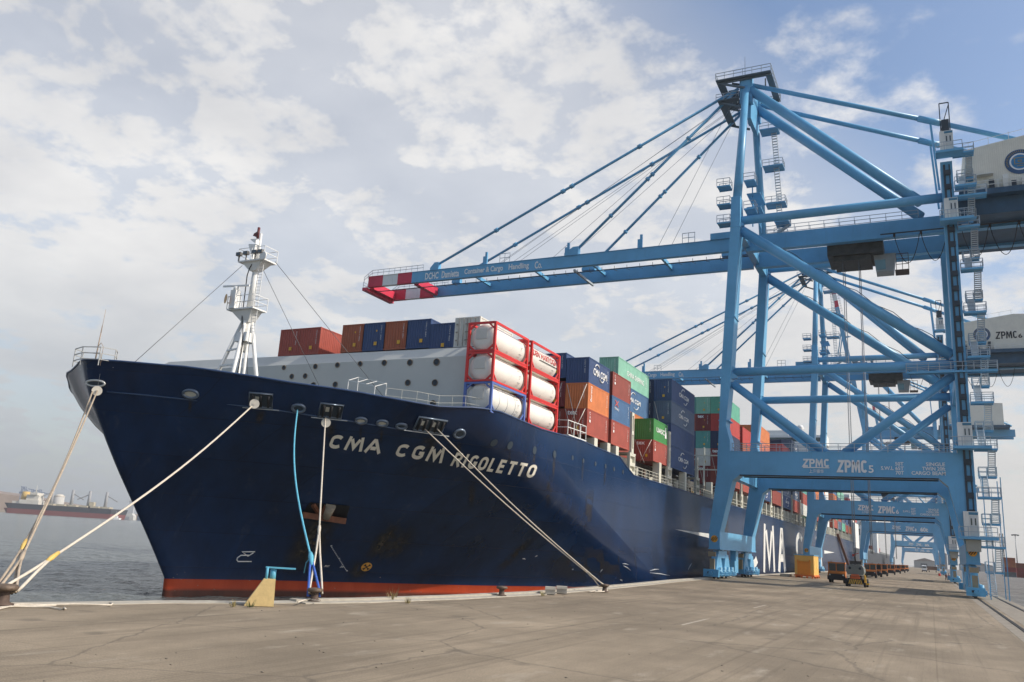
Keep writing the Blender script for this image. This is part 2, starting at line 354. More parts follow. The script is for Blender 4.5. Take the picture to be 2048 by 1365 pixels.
def water_material():
    m = bpy.data.materials.new('harbour_water'); m.use_nodes = True; nt = m.node_tree; N = nt.nodes; L = nt.links; b = N['Principled BSDF']
    b.inputs['Base Color'].default_value = (.10, .112, .11, 1); b.inputs['Roughness'].default_value = .16; b.inputs['IOR'].default_value = 1.33
    g = N.new('ShaderNodeNewGeometry'); h = None
    for sc, amp, mul in ((.55, .6, (1, 1.5, 1)), (1.6, .5, (1.3, 1, 1)), (4.5, .22, (1, 1, 1)), (.09, .7, (1, 1, 1))):
        mp = N.new('ShaderNodeMapping'); mp.inputs['Scale'].default_value = mul; mp.inputs['Rotation'].default_value = (0, 0, .5); L.new(g.outputs['Position'], mp.inputs[0])
        n = N.new('ShaderNodeTexNoise'); n.inputs['Scale'].default_value = sc; n.inputs['Detail'].default_value = 3; n.inputs['Distortion'].default_value = .4; L.new(mp.outputs[0], n.inputs['Vector'])
        ml = N.new('ShaderNodeMath'); ml.operation = 'MULTIPLY'; ml.inputs[1].default_value = amp; L.new(n.outputs[0], ml.inputs[0])
        if h is None: h = ml.outputs[0]
        else:
            a = N.new('ShaderNodeMath'); a.operation = 'ADD'; L.new(h, a.inputs[0]); L.new(ml.outputs[0], a.inputs[1]); h = a.outputs[0]
    bp = N.new('ShaderNodeBump'); bp.inputs['Strength'].default_value = 1.0; bp.inputs['Distance'].default_value = .55; L.new(h, bp.inputs['Height']); L.new(bp.outputs[0], b.inputs['Normal'])
    return m
from mathutils import noise as mnoise
mb = MB(); z_ = WATER_Z-.03; mb.face([(-4000, -200, z_), (-20, -200, z_), (-20, 6000, z_), (-4000, 6000, z_)])
xs_ = [-28.0]; ys_ = [12.0]
while xs_[-1] > -170: xs_.append(xs_[-1]-(.26+.006*(-28-xs_[-1])))
while ys_[-1] < 330: ys_.append(ys_[-1]+(.30+.006*(ys_[-1]-12)))
vs = []
for y in ys_:
    fy = min(1, (330-y)/60, (y-11)/6)
    for x in xs_:
        f = max(0, min(fy, (x+170)/50)); p_ = V((x*.8+y*.3, y*.8-x*.3, 0))
        h = .16*mnoise.noise(V((p_.x*.32, p_.y*.55, 0)))+.13*mnoise.noise(V((p_.x*.8, p_.y*1.25, 3)))+.06*mnoise.noise(V((p_.x*1.9, p_.y*2.6, 7)))
        vs.append((x, y, WATER_Z+f*h))
nx_ = len(xs_); mb._add(vs, [(j*nx_+i, j*nx_+i+1, (j+1)*nx_+i+1, (j+1)*nx_+i) for j in range(len(ys_)-1) for i in range(nx_-1)], True)
tag(mb.build('water', water_material(), fix=False), kind='structure')

# ------------------------------------------------------------------ container ship hull
CX, HB = -50.7, 21.4
DECKL = [(0, 35.9), (.5, 35.98), (1.2, 36.3), (2.4, 37.0), (3.6, 37.65), (5.0, 38.4), (6.4, 39.0), (8.8, 41.0), (10.6, 42.4), (11.5, 43.2), (14.4, 46), (16.4, 48.2), (18, 49.8), (18.9, 51.5), (20.1, 53.1), (20.95, 55.0), (21.3, 57.6), (21.4, 64)]
BOTL = [(0, 45.4), (.12, 45.42), (.3, 45.6), (.6, 46.4), (1.0, 47.7), (2.1, 50.5), (3.4, 53.6), (5.0, 56.2), (6.6, 59), (8.9, 63.1), (13, 70.3), (16.45, 78.7), (19.2, 87), (21.1, 96), (21.4, 101)]
STEM = [(-6, .0), (-.85, 0.0), (1.17, .15), (2.97, .29), (4.99, .45), (6.62, .58), (8.26, .70), (9.72, .80), (11.15, .895), (12.4, .955), (13.65, 1.0), (20, 1.0)]
def lerp_tab(tab, x):
    for (a, b), (c, d) in zip(tab[:-1], tab[1:]):
        if x <= c: return b+(d-b)*max(0, (x-a))/(c-a)
    return tab[-1][1]
ZTOP = [(0, 13.65), (37, 13.6), (39, 13.5), (41.5, 13.3), (43, 13.12), (46, 13.0), (48.2, 12.8), (49.8, 12.65), (51.6, 12.65), (53.6, 12.95), (55.6, 13.08), (59.3, 13.15), (60.8, 12.75), (66, 12.8), (73, 13.05), (80, 12.8), (84.5, 12.75), (86.7, 12.0), (89.4, 11.25), (400, 11.3)]
def hull_xy(b, z):
    w = lerp_tab(STEM, z+max(0, 13.65-ztop_at(b))*max(0, z)/12.7); return lerp_tab(BOTL, b)*(1-w)+lerp_tab(DECKL, b)*w
STERN = 396.0
BS = [0, .12, .3, .55, .85, 1.4, 2.2, 3.1, 4.0, 5.0, 6.0, 7.2, 8.3, 9.4, 10.5, 11.6, 12.7, 13.8, 14.9, 15.9, 16.9, 17.9, 18.8, 19.6, 20.3, 20.8, 21.15, 21.4]
NR = 26; ZB = -5.0
def ztop_at(b): return lerp_tab(ZTOP, lerp_tab(DECKL, b))
cols = []
for b in BS: cols.append([(b, hull_xy(b, (z := ZB+(ztop_at(b)-ZB)*(r/NR)**.9)), z) for r in range(NR+1)])
for y in (66, 69, 73, 78, 81, 84.5, 86.7, 89.4, 95, 104, 120, 160, 220, 300, 380, STERN):
    zt = lerp_tab(ZTOP, y); col = []
    for r in range(NR+1):
        z = ZB+(zt-ZB)*(r/NR)**.9; y0 = hull_xy(21.4, z); col.append((21.4, max(y0+(y-64)*.02, y) if y < 110 else y, z))
    cols.append(col)
def hull_material():
    m = bpy.data.materials.new('navy_hull_paint'); m.use_nodes = True; nt = m.node_tree; N = nt.nodes; L = nt.links; b = N['Principled BSDF']
    b.inputs['Roughness'].default_value = .27; b.inputs['Specular IOR Level'].default_value = .36
    g = N.new('ShaderNodeNewGeometry'); sep = N.new('ShaderNodeSeparateXYZ'); L.new(g.outputs['Position'], sep.inputs[0])
    def noise(sc, det, mul, rough=.65):
        mp = N.new('ShaderNodeMapping'); mp.inputs['Scale'].default_value = mul; L.new(g.outputs['Position'], mp.inputs[0])
        n = N.new('ShaderNodeTexNoise'); n.inputs['Scale'].default_value = sc; n.inputs['Detail'].default_value = det; n.inputs['Roughness'].default_value = rough; L.new(mp.outputs[0], n.inputs['Vector']); return n.outputs[0]
    def ramp(v, a, b_, ca, cb):
        r = N.new('ShaderNodeValToRGB'); r.color_ramp.elements[0].position = a; r.color_ramp.elements[1].position = b_; r.color_ramp.elements[0].color = ca+(1,); r.color_ramp.elements[1].color = cb+(1,); L.new(v, r.inputs[0]); return r.outputs[0]
    def mixc(f, a, b_):
        x = N.new('ShaderNodeMix'); x.data_type = 'RGBA'
        for i, v in ((0, f), (6, a), (7, b_)):
            if hasattr(v, 'is_output'): L.new(v, x.inputs[i])
            else: x.inputs[i].default_value = v if i == 0 else v+(1,)
        return x.outputs[2]
    navy = ramp(noise(.25, 8, (1, 1, .35)), .3, .72, (.0018, .0125, .042), (.0055, .031, .10))
    navy = mixc(ramp(noise(.8, 8, (1, 1, .12)), .6, .85, (0, 0, 0), (.5, .5, .5)), navy, (.075, .08, .085))
    bq = N.new('ShaderNodeTexBrick'); bq.inputs['Brick Width'].default_value = 9.; bq.inputs['Row Height'].default_value = 2.6; bq.inputs['Mortar Size'].default_value = .02; bq.inputs['Scale'].default_value = 1
    bq.inputs['Color1'].default_value = (1, 1, 1, 1); bq.inputs['Color2'].default_value = (.74, .76, .78, 1); bq.inputs['Mortar'].default_value = (.6, .6, .6, 1)
    cq = N.new('ShaderNodeCombineXYZ'); L.new(sep.outputs[1], cq.inputs[0]); L.new(sep.outputs[2], cq.inputs[1]); L.new(cq.outputs[0], bq.inputs['Vector'])
    pm = N.new('ShaderNodeMix'); pm.data_type = 'RGBA'; pm.blend_type = 'MULTIPLY'; pm.inputs[0].default_value = 1; L.new(navy, pm.inputs[6]); L.new(bq.outputs[0], pm.inputs[7]); navy = pm.outputs[2]
    red = ramp(noise(.6, 8, (1, 1, .3)), .3, .75, (.33, .038, .010), (.46, .062, .018))
    wet = ramp(noise(.9, 5, (1, 1, .2)), .3, .7, (.05, .018, .012), (.11, .03, .018))
    def step(h, w):
        mr = N.new('ShaderNodeMapRange'); mr.inputs[1].default_value = h-w; mr.inputs[2].default_value = h+w; L.new(sep.outputs[2], mr.inputs[0]); return mr.outputs[0]
    c = mixc(step(-1.62, .12), wet, red); c = mixc(step(-.88, .012), c, navy)
    L.new(c, b.inputs['Base Color'])
    # plate weld seams
    br = N.new('ShaderNodeTexBrick'); br.inputs['Brick Width'].default_value = 9.; br.inputs['Row Height'].default_value = 2.6; br.inputs['Mortar Size'].default_value = .012; br.inputs['Scale'].default_value = 1
    cm = N.new('ShaderNodeCombineXYZ'); L.new(sep.outputs[1], cm.inputs[0]); L.new(sep.outputs[2], cm.inputs[1]); L.new(cm.outputs[0], br.inputs['Vector'])
    ad = N.new('ShaderNodeMath'); ad.operation = 'ADD'; L.new(br.outputs['Fac'], ad.inputs[0]); L.new(noise(.45, 3, (1, 1, 1)), ad.inputs[1])
    bp = N.new('ShaderNodeBump'); bp.inputs['Strength'].default_value = .4; bp.inputs['Distance'].default_value = .06; L.new(ad.outputs[0], bp.inputs['Height']); L.new(bp.outputs[0], b.inputs['Normal'])
    return m
HULL = hull_material()
ship = thing('container_ship', 'long navy blue container ship with red boot topping moored bow first along the quay', 'ship', (0, 0, 0))
mb = MB(); nC = len(cols)
for side in (1, -1):
    vs = [(CX+side*b, y, z) for col in cols for b, y, z in col]; fs = []
    for i in range(nC-1):
        for r in range(NR): a = i*(NR+1)+r; fs.append((a, a+NR+1, a+NR+2, a+1))
    mb._add(vs, fs, True)
mb.face([(CX+s*21.4, STERN, z) for s, z in ((1, -5), (1, 11.3), (-1, 11.3), (-1, -5))])
hull = mb.build('hull', HULL, ship)
bvh = BVHTree.FromPolygons([tuple(v.co) for v in hull.data.vertices], [tuple(p.vertices) for p in hull.data.polygons])
def on_hull(x, y, off=.03):
    d = ray(x, y).normalized(); loc, n, i, dist = bvh.ray_cast(EYE, d)
    if loc is None: return None
    return loc - d*off
def hull_normal(x, y):
    d = ray(x, y).normalized(); loc, n, i, dist = bvh.ray_cast(EYE, d)
    return n if n.dot(d) < 0 else -n
def hull_quad(tl, tr, bl, br_, off=.05):
    def fn(u, v):
        x = (bl[0]*(1-u)+br_[0]*u)*(1-v)+(tl[0]*(1-u)+tr[0]*u)*v; y = (bl[1]*(1-u)+br_[1]*u)*(1-v)+(tl[1]*(1-u)+tr[1]*u)*v
        return on_hull(x, y, off)
    return fn
# bulwark rim and deck
mb = MB()
for side in (1, -1):
    mb.path([(CX+side*b, lerp_tab(DECKL, b), ztop_at(b)) for b in BS]+[(CX+side*21.4, y, lerp_tab(ZTOP, y)) for y in (73, 78, 84.5, 86.7, 89.4, 120, 250, STERN)], .07, 6)
mb.build('bulwark_rim', mat('rim_navy', (.03, .06, .14), .4), ship)
mb = MB(); pts = [(CX+max(b-.3,0), hull_xy(b, 10.6)+.9, 10.6) for b in BS]+[(CX+21.3, 120, 10.6), (CX+21.3, STERN-.1, 10.6)]
mb.face(pts+[(2*CX-x, y, z) for x, y, z in pts[::-1]]); mb.build('main_deck', mat('deck_green', (.09, .1, .09), .8), ship)
mb = MB(); mb.path([on_hull(x, y, .02) for x, y in ((214, 784), (300, 791.5), (381, 800), (500, 814), (552, 820.5), (625, 831.5), (690, 841), (812, 861), (896, 874.5))], .05, 6); mb.build('knuckle_line', mat('knuckle_light_navy', (.05, .09, .17), .4), ship)  # paler tube along the hull knuckle, standing in for light on the crease

# hull lettering
LET = mat('hull_lettering', (.82, .77, .66), .55, var=.06, rust=.1)
for w, q in (("CMA", ((664, 869), (766, 880), (653, 896), (757, 908))), ("CGM", ((798, 888), (893, 896), (786, 912), (882, 927))), ("RIGOLETTO", ((914, 905), (1077, 931), (900, 932), (1066, 957)))):
    mb = MB(); put_strokes(mb, w, hull_quad(*q, .12), .25 if len(w) < 4 else .21, .3, 1.15 if len(w) < 4 else .7); mb.build('name_lettering', LET, ship)
LETS = mat('side_lettering', (.72, .71, .66), .5, var=.08)
SX = -29.3+.02
def side_quad(y0, y1, z0, z1): return quad_fn((SX, y0, z0), (0, y1-y0, 0), (0, 0, z1-z0))
for ch, y0, y1 in (("C", 150, 166.5), ("M", 171, 184.6), ("A", 190, 198.6), ("C", 215, 229), ("G", 236, 250), ("M", 256, 271)):
    mb = MB(); put_strokes(mb, ch, side_quad(y0, y1, .2 if ch in "MA" else .9, 9.6), .17 if ch != 'M' else .14, 0, (y1-y0)/9.4*.55); mb.build('side_lettering', LETS, ship)
mb = MB(); mb.face([(SX, 106.7, 6.0), (SX, 129, 5.35), (SX, 144, 5.2), (SX, 144, 6.1), (SX, 129, 6.1)]); mb.build('swoosh', LETS, ship)
mb = MB(); mb.face([(SX, 277.8, 5.1), (SX, 309, 5.85), (SX, 277.8, 6.1)]); mb.build('swoosh', LETS, ship)
# bulb mark, thruster mark, draught marks
MARK = WHITE_CLEAN
mb = MB()
def strip(pts, w):
    P = [on_hull(x, y, .03) for x, y in pts]
    mb.path(P, w, 4)
strip([(510, 1104), (484, 1104), (496, 1113), (507, 1106)], .045); strip([(498, 1111), (482, 1111), (475, 1116), (473.5, 1120), (476, 1123.5), (503, 1123.5)], .045)
for k in range(17): x, y = 693-k*1.95, 1142-k*3.1; strip([(x-.8, y), (x+(2.4 if k % 8 == 0 else .8), y)], .035)
put_text(mb, "PP/ST", hull_quad((650, 1131), (660, 1131), (648, 1134.5), (659, 1135)), .01, .3); put_text(mb, "20", hull_quad((681, 1132), (688, 1132), (679, 1135.5), (687, 1136)), .01, .3)
mb.build('draught_marks', MARK, ship)
p = on_hull(733, 1134, .03); nn = hull_normal(733, 1134)
mb = MB(); mb.disc(p+nn*.02, nn, .47, 24); th = mb.build('thruster_mark', mat('thruster_orange', (.75, .36, .06), .5), ship)
mb = MB(); a = V((0, 0, 1)); u = nn.cross(a).normalized(); w = nn.cross(u)
for t in range(4):
    an = math.pi/4+t*math.pi/2; d = u*math.cos(an)+w*math.sin(an); e = u*-math.sin(an)+w*math.cos(an)
    mb.face([p+nn*.05+d*.04, p+nn*.05+d*.36+e*.13, p+nn*.05+d*.36-e*.13])
mb.disc(p+nn*.045, nn, .1, 10); mb.build('thruster_cross', BLACK, th)

# fairleads and roller chocks in the bulwark
def oval(mb, x, y, w, h, r, off=.06, n=18):
    c = on_hull(x, y, off); nn = hull_normal(x, y); a = V((0, 0, 1)); u = nn.cross(a).normalized(); w_ = nn.cross(u)
    pts = [c+u*math.cos(t)*w/2+w_*math.sin(t)*h/2 for t in [2*math.pi*k/n for k in range(n+1)]]
    mb.path(pts, r, 6); return c, nn, u, w_, [q+nn*.02-nn*off*.5 for q in pts[:-1]]
RIM = mat('polished_fairlead_steel', (.16, .2, .26), .28, .5, var=.1)
for x, y, w, h in ((381, 788.5, 1.0, .62), (597, 817, .85, .62), (722, 842, .75, .5), (764.5, 847, .75, .5), (803, 853, .75, .45), (919, 868, .85, .75)):
    mb = MB(); c, nn, u, w_, pts = oval(mb, x, y, w, h, .11); fl = mb.build('fairlead', RIM, ship)
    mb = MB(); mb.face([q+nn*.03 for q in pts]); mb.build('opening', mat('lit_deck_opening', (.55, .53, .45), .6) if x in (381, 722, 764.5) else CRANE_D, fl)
def roller_chock(x, y, w, h, n):
    c = on_hull(x, y, .05); nn = hull_normal(x, y); u = V((0, 0, 1)).cross(nn).normalized(); w_ = nn.cross(u).normalized()
    if w_.z < 0: w_ = -w_
    P = lambda a, b, k=0: c+u*a+w_*b+nn*k
    mb = MB(); mb.path([P(-w/2, -h/2), P(-w/2, h/2), P(w/2, h/2), P(w/2, -h/2), P(-w/2, -h/2)], .08, 6); fr = mb.build('roller_chock', RIM, ship)
    mb = MB(); mb.face([P(-w/2, -h/2, .01), P(w/2, -h/2, .01), P(w/2, h/2, .01), P(-w/2, h/2, .01)]); mb.build('recess', CRANE_D, fr)
    mb = MB()
    for k in range(n): t = -w/2+w*(k+.5)/n; mb.tube(P(t, -h/2+.1, .1), P(t, h/2-.12, .1), .09, n=8)
    mb.build('roller', BLACK, fr)
    mb = MB()
    for k in range(n//2): t = -w/2+w*(k*2+1)/n; mb.face([P(t-.13, -.1, .03), P(t+.13, -.1, .03), P(t+.13, .3, .03), P(t-.13, .3, .03)])
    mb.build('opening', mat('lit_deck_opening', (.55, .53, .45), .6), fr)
    mb = MB(); mb.bar(P(-w*.8, -h/2-.15, .02), P(w*.8, -h/2-.15, .02), .08, .06); mb.build('sill_ledge', GREY, fr)
roller_chock(522, 801, 1.55, 1.15, 3); roller_chock(662, 822, 1.6, 1.15, 3); roller_chock(861, 851, 2.4, 1.15, 5)
# centre fairlead in the stem
mb = MB(); c, nn, u, w_, pts = oval(mb, 191, 767, 1.35, .42, .07); fl = mb.build('centre_fairlead', mat('worn_white_fairlead', (.6, .6, .58), .35, .2), ship)
mb = MB(); mb.face([q+nn*.03 for q in pts]); mb.build('opening', CRANE_D, fl)
# scuttles along the hull side
for x, y in ((988, 886), (1020, 891), (1069, 901), (1109, 909), (1145, 916), (1166.5, 922), (1191, 928), (1211, 933), (1228, 938.5), (1246, 944)):
    c = on_hull(x, y, .02); nn = hull_normal(x, y); mb = MB(); mb.disc(c+nn*.02, nn, .34 if x < 1120 else .24, 14); mb.build('scuttle', CRANE_D, ship)
# anchor in its pocket with rust streaks under it
mb = MB()
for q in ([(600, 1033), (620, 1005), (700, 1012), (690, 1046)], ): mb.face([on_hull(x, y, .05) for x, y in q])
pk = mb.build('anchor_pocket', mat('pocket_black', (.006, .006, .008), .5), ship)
mb = MB(); mb.bar(on_hull(604, 1030, .35), on_hull(690, 1043, .35), .5, .45); mb.bar(on_hull(626, 1010, .15), on_hull(640, 1030, .2), .25, .3); mb.bar(on_hull(660, 1013, .15), on_hull(652, 1028, .2), .9, .3)
mb.build('anchor', mat('rust_brown', (.17, .06, .025), .7, var=.35, scale=2), pk)
mb = MB(); mb.tube(on_hull(662, 1012, .3), on_hull(652, 1036, .5), .42, .3, 8); mb.build('anchor_shank', mat('anchor_grey', (.32, .27, .2), .6, var=.3), pk)
def stain_material():
    m = bpy.data.materials.new('hull_stain'); m.use_nodes = True; nt = m.node_tree; N = nt.nodes; L = nt.links; b = N['Principled BSDF']; b.inputs['Roughness'].default_value = .55
    g = N.new('ShaderNodeNewGeometry'); mp = N.new('ShaderNodeMapping'); mp.inputs['Scale'].default_value = (2, 2, .25); L.new(g.outputs['Position'], mp.inputs[0])
    n = N.new('ShaderNodeTexNoise'); n.inputs['Scale'].default_value = 1.6; n.inputs['Detail'].default_value = 8; L.new(mp.outputs[0], n.inputs['Vector'])
    r = N.new('ShaderNodeValToRGB'); r.color_ramp.elements[0].position = .35; r.color_ramp.elements[1].position = .7; r.color_ramp.elements[0].color = (.004, .006, .008, 1); r.color_ramp.elements[1].color = (.10, .075, .045, 1); L.new(n.outputs[0], r.inputs[0]); L.new(r.outputs[0], b.inputs['Base Color'])
    uv = N.new('ShaderNodeAttribute'); uv.attribute_name = 'edge'
    n2 = N.new('ShaderNodeTexNoise'); n2.inputs['Scale'].default_value = 1.1; n2.inputs['Detail'].default_value = 6; L.new(mp.outputs[0], n2.inputs['Vector'])
    a = N.new('ShaderNodeMath'); a.operation = 'MULTIPLY'; L.new(uv.outputs['Fac'], a.inputs[0])
    mr = N.new('ShaderNodeMapRange'); mr.inputs[1].default_value = .28; mr.inputs[2].default_value = .5; L.new(n2.outputs[0], mr.inputs[0]); L.new(mr.outputs[0], a.inputs[1])
    L.new(a.outputs[0], b.inputs['Alpha']); return m
STAIN = stain_material()
def stain(tl, tr, bl, br_, n=7, strength=1.0):
    mb = MB(); fn = hull_quad(tl, tr, bl, br_, .025); vs = [fn(i/n, j/n) for j in range(n+1) for i in range(n+1)]
    fs = [(j*(n+1)+i, j*(n+1)+i+1, (j+1)*(n+1)+i+1, (j+1)*(n+1)+i) for j in range(n) for i in range(n)]; mb._add(vs, fs, True)
    o = mb.build('rust_stain', STAIN, ship, fix=False); at = o.data.attributes.new('edge', 'FLOAT', 'POINT')
    at.data.foreach_set('value', [strength*min(1, 2.6*min(i, n-i)/n)*min(1, 2.6*min(j, n-j)/n) for j in range(n+1) for i in range(n+1)]); return o
stain((618, 1012), (690, 1016), (545, 1152), (640, 1150)); stain((775, 1040), (815, 1044), (718, 1120), (760, 1126)); stain((790, 1050), (850, 1052), (735, 1135), (800, 1128), strength=.7); stain((1060, 1068), (1085, 1068), (975, 1150), (1000, 1152), strength=.7)
stain((1080, 1090), (1300, 1095), (1060, 1165), (1310, 1165), strength=.6); stain((700, 1118), (745, 1120), (690, 1160), (730, 1162), strength=.7)
for x, y, w_, h_ in ((381, 796, 5, 34), (522, 816, 14, 40), (597, 826, 5, 50), (662, 836, 15, 46), (722, 850, 4, 30), (764, 855, 4, 36), (861, 868, 24, 40), (919, 880, 6, 44), (1020, 894, 3, 40), (1069, 904, 3, 46), (1109, 912, 3, 44), (1166, 925, 2.5, 40), (1211, 936, 2.5, 36), (945, 960, 10, 60), (1100, 950, 8, 70), (1180, 980, 9, 80)):
    try: stain((x-w_, y), (x+w_, y), (x-w_*.8-h_*.06, y+h_), (x+w_*.8-h_*.06, y+h_), 5, .55)
    except Exception: pass
mb = MB()
for x, y, dx, dy in ((1245, 1128, 12, 2), (1247, 1132, 14, 9), (1300, 1146, 40, 6), (1240, 1160, 5, 3), (1300, 1142, 18, -3), (1376, 1140, 8, -14), (1144, 1140, 3, -1), (1070, 1114, 5, -2), (1045, 1118, 6, 1), (1200, 1145, 5, -6)):
    a, b_ = on_hull(x, y, .03), on_hull(x+dx, y+dy, .03)
    if a and b_: mb.path([a, a.lerp(b_, .5)+V((0, 0, .05)), b_], [.03, .07, .02], 4)
mb.build('scrape_marks', mat('bare_scrape', (.45, .46, .46), .6), ship)

# ------------------------------------------------------------------ containers
CCOL = {'rust red': (.27, .058, .04), 'dark red': (.20, .03, .03), 'bright red': (.46, .05, .04), 'brick red': (.36, .075, .05), 'orange': (.60, .19, .06), 'salmon orange': (.56, .17, .09), 'rusty orange': (.36, .10, .045),
        'navy blue': (.035, .07, .17), 'dark navy': (.018, .035, .085), 'slate blue': (.09, .13, .2), 'steel blue': (.06, .14, .27), 'pale green': (.24, .5, .37), 'sea green': (.12, .4, .28), 'teal': (.10, .33, .29), 'dark green': (.05, .25, .06), 'white': (.66, .65, .58), 'grey': (.3, .31, .33)}
def cmat(c): return mat('container_paint_'+c.replace(' ', '_'), CCOL[c], .5, var=.14, scale=.9, streak=.3, rustcol=tuple(x*.55+.03 for x in CCOL[c]))
_cm = {}
CASTING = mat('corner_casting_steel', (.09, .085, .08), .6, .3)
def corrugated(mb, o, ux, uz, nrm, n, d):     # trapezoid wave panel standing between o and o+ux, height uz
    o = V(o); ux = V(ux); uz = V(uz); nrm = V(nrm); P = []
    for k in range(n):
        for t, h in ((0, 0), (.28, 0), (.5, 1), (.78, 1)): P.append((( k+t)/n, h))
    P.append((1, 0)); vs = []
    for t, h in P: vs.append(o+ux*t-nrm*d*h); vs.append(o+ux*t-nrm*d*h+uz)
    mb._add(vs, [(2*i, 2*i+2, 2*i+3, 2*i+1) for i in range(len(P)-1)])
def container_meshes(L, H, part):
    W = 2.438; key = (L, H, part)
    if key in _cm: return _cm[key]
    mb = MB(); nl = 22 if L < 7 else 40
    if part == 'frame':
        p = .16
        for x in (-W, -p):
            for y in (0, L-p): mb.box(x, x+p, y, y+p, 0, H)
        for x in (-W, -.1):
            mb.box(x, x+.1, p, L-p, 0, .16); mb.box(x, x+.1, p, L-p, H-.1, H)
        for y in (0, L-.1): mb.box(-W+p, -p, y, y+.1, 0, .16); mb.box(-W+p, -p, y, y+.1, H-.1, H)
        mb.box(-W+.1, -.1, .1, L-.1, .1, .15)
        corrugated(mb, (-W+.05, .05, H-.03), (0, L-.1, 0), (W-.1, 0, 0), (0, 0, 1), nl, .02)
        mb.mi = 1
        for x in (-W-.004, -.176):
            for y in (-.004, L-.176):
                for z in (-.002, H-.116): mb.box(x, x+.18, y, y+.18, z, z+.118)
    elif part == 'side_panel': corrugated(mb, (-.015, .15, .15), (0, L-.3, 0), (0, 0, H-.24), (1, 0, 0), nl, .04)
    elif part == 'far_side_panel': corrugated(mb, (-W+.015, .15, .15), (0, L-.3, 0), (0, 0, H-.24), (-1, 0, 0), nl, .04)
    elif part == 'end_panel': corrugated(mb, (-W+.15, .02, .15), (W-.3, 0, 0), (0, 0, H-.24), (0, -1, 0), 8, .05)
    elif part == 'door': mb.box(-W+.16, -.16, L-.09, L-.05, .16, H-.1)
    elif part == 'block':
        for q in ('frame', 'side_panel', 'end_panel', 'door'):
            me = container_meshes(L, H, q); i = len(mb.v)
            mb._add([v.co for v in me.vertices], [tuple(p.vertices) for p in me.polygons])
    elif part == 'castings':
        for x in (-W-.004, -.176):
            for y in (-.004, L-.176):
                for z in (-.002, H-.116): mb.box(x, x+.18, y, y+.18, z, z+.118)
    ob = mb.build('tmp', []); me = ob.data; bpy.data.objects.remove(ob); _cm[key] = me; return me
def mesh_obj(name, me, m, parent=None):
    key = (me.name, m.name)
    if key not in _cm: d = me.copy(); d.materials.clear(); d.materials.append(m); d.materials.append(CASTING); d.name = name; _cm[key] = d
    o = bpy.data.objects.new(name, _cm[key]); return link(o, parent)
TIER = ['bottom tier', 'second tier', 'third tier', 'fourth tier', 'fifth tier', 'sixth tier', 'seventh tier']
N_BOX = 0
def container(x, y, z, colour, label, L=6.058, H=2.591, simple=False, group='containers stacked on the ship', side=None, end=None):
    m = cmat(colour)
    if simple:
        o = mesh_obj('shipping_container', container_meshes(L, H, 'block'), m); o.location = (x, y, z)
        tag(o, label, 'container', group); return o
    o = mesh_obj('shipping_container', container_meshes(L, H, 'frame'), m); o.location = (x, y, z); tag(o, label, 'container', group)
    for q in ('side_panel', 'end_panel', 'door'): mesh_obj(q, container_meshes(L, H, q), m, o)
    mesh_obj('side_panel', container_meshes(L, H, 'far_side_panel'), m, o)
    mk = MB(); xs = .02
    S = lambda y0, y1, z0, z1: quad_fn((xs, y0*L, z0*H), (0, (y1-y0)*L, 0), (0, 0, (z1-z0)*H))
    Ev = lambda x0, x1, z0, z1: quad_fn((-2.438*(1-x0), -.02, z0*H), (2.438*(x1-x0), 0, 0), (0, 0, (z1-z0)*H))
    if side == 'cma':
        put_text(mk, "CMA CGM", S(.2, .84, .4, .68), .02)
        for c, a0, a1 in ((.37, 40, 150), (.60, 220, 330)):
            pts = [(xs, (c+.13*math.cos(R(a0+(a1-a0)*k/8)))*L, (.56+.30*math.sin(R(a0+(a1-a0)*k/8)))*H) for k in range(9)]
            mk.path([V(q) for q in pts], [.02+.05*math.sin(math.pi*(k+.5)/9.) for k in range(9)], 5)
    elif side == 'cma_small':
        put_text(mk, "CMA CGM", S(.3, .72, .42, .62), .02)
        for c, a0, a1 in ((.48, 60, 150), (.56, 240, 330)): mk.path([V((xs, (c+.1*math.cos(R(a0+(a1-a0)*k/6)))*L, (.52+.34*math.sin(R(a0+(a1-a0)*k/6)))*H)) for k in range(7)], .05, 5)
    elif side == 'green': put_text(mk, "CHINA SHIPPING", S(.26, .82, .42, .64), .01)
    elif side == 'uasc': put_text(mk, "UASC", S(.2, .78, .42, .66), .02); mk.face([S(.8, .92, .3, .85)(a, b) for a, b in ((0, 0), (1, 0), (1, .55), (.6, .6), (.6, 1), (.2, .9), (0, .6))])
    elif side == 'vertical':
        for k, ch in enumerate("CAI"): put_text(mk, ch, S(.09, .145, .8-.15*k, .9-.15*k))
    elif side == 'florens':
        fn = S(.1, .17, .3, .92); put_text(mk, "florens", lambda u, v: fn(1-v, u), .01)
    elif side == 'cross':
        put_text(mk, "TPHU", S(.12, .36, .46, .56))
    if side and side != 'cma_small': put_text(mk, "221064 0", (lambda f: (lambda u, v: f(v, 1-u)))(S(.88, .905, .35, .85)))
    if end == 'tex': put_text(mk, "tex", Ev(.12, .56, .76, .93), .03)
    if end or side:
        put_text(mk, "CMAU 4 18203", (lambda f: (lambda u, v: f(v, 1-u)))(Ev(.8, .84, .38, .9)))
    if mk.v: mk.build('lettering', WHITE_CLEAN, o)
    if end in ('plate', 'tex'):
        pl = MB(); x0 = -1.3+random.random()*.3; pl.box(x0, x0+.3, -.03, -.01, .5, .82)
        if random.random() < .5: pl.box(-1.0, -.88, -.03, -.01, 1.75, 1.9)
        pl.build('data_plate', HAZARD_Y, o)
    if side == 'cross':
        rb = MB(); rb.bar((xs, .16*L, .62*H), (xs, .32*L, .86*H), .02, .12); rb.bar((xs, .32*L, .62*H), (xs+.01, .16*L, .86*H), .02, .12); rb.build('cross_emblem', mat('emblem_red', (.6, .12, .09), .5), o)
    return o
X0 = -29.5
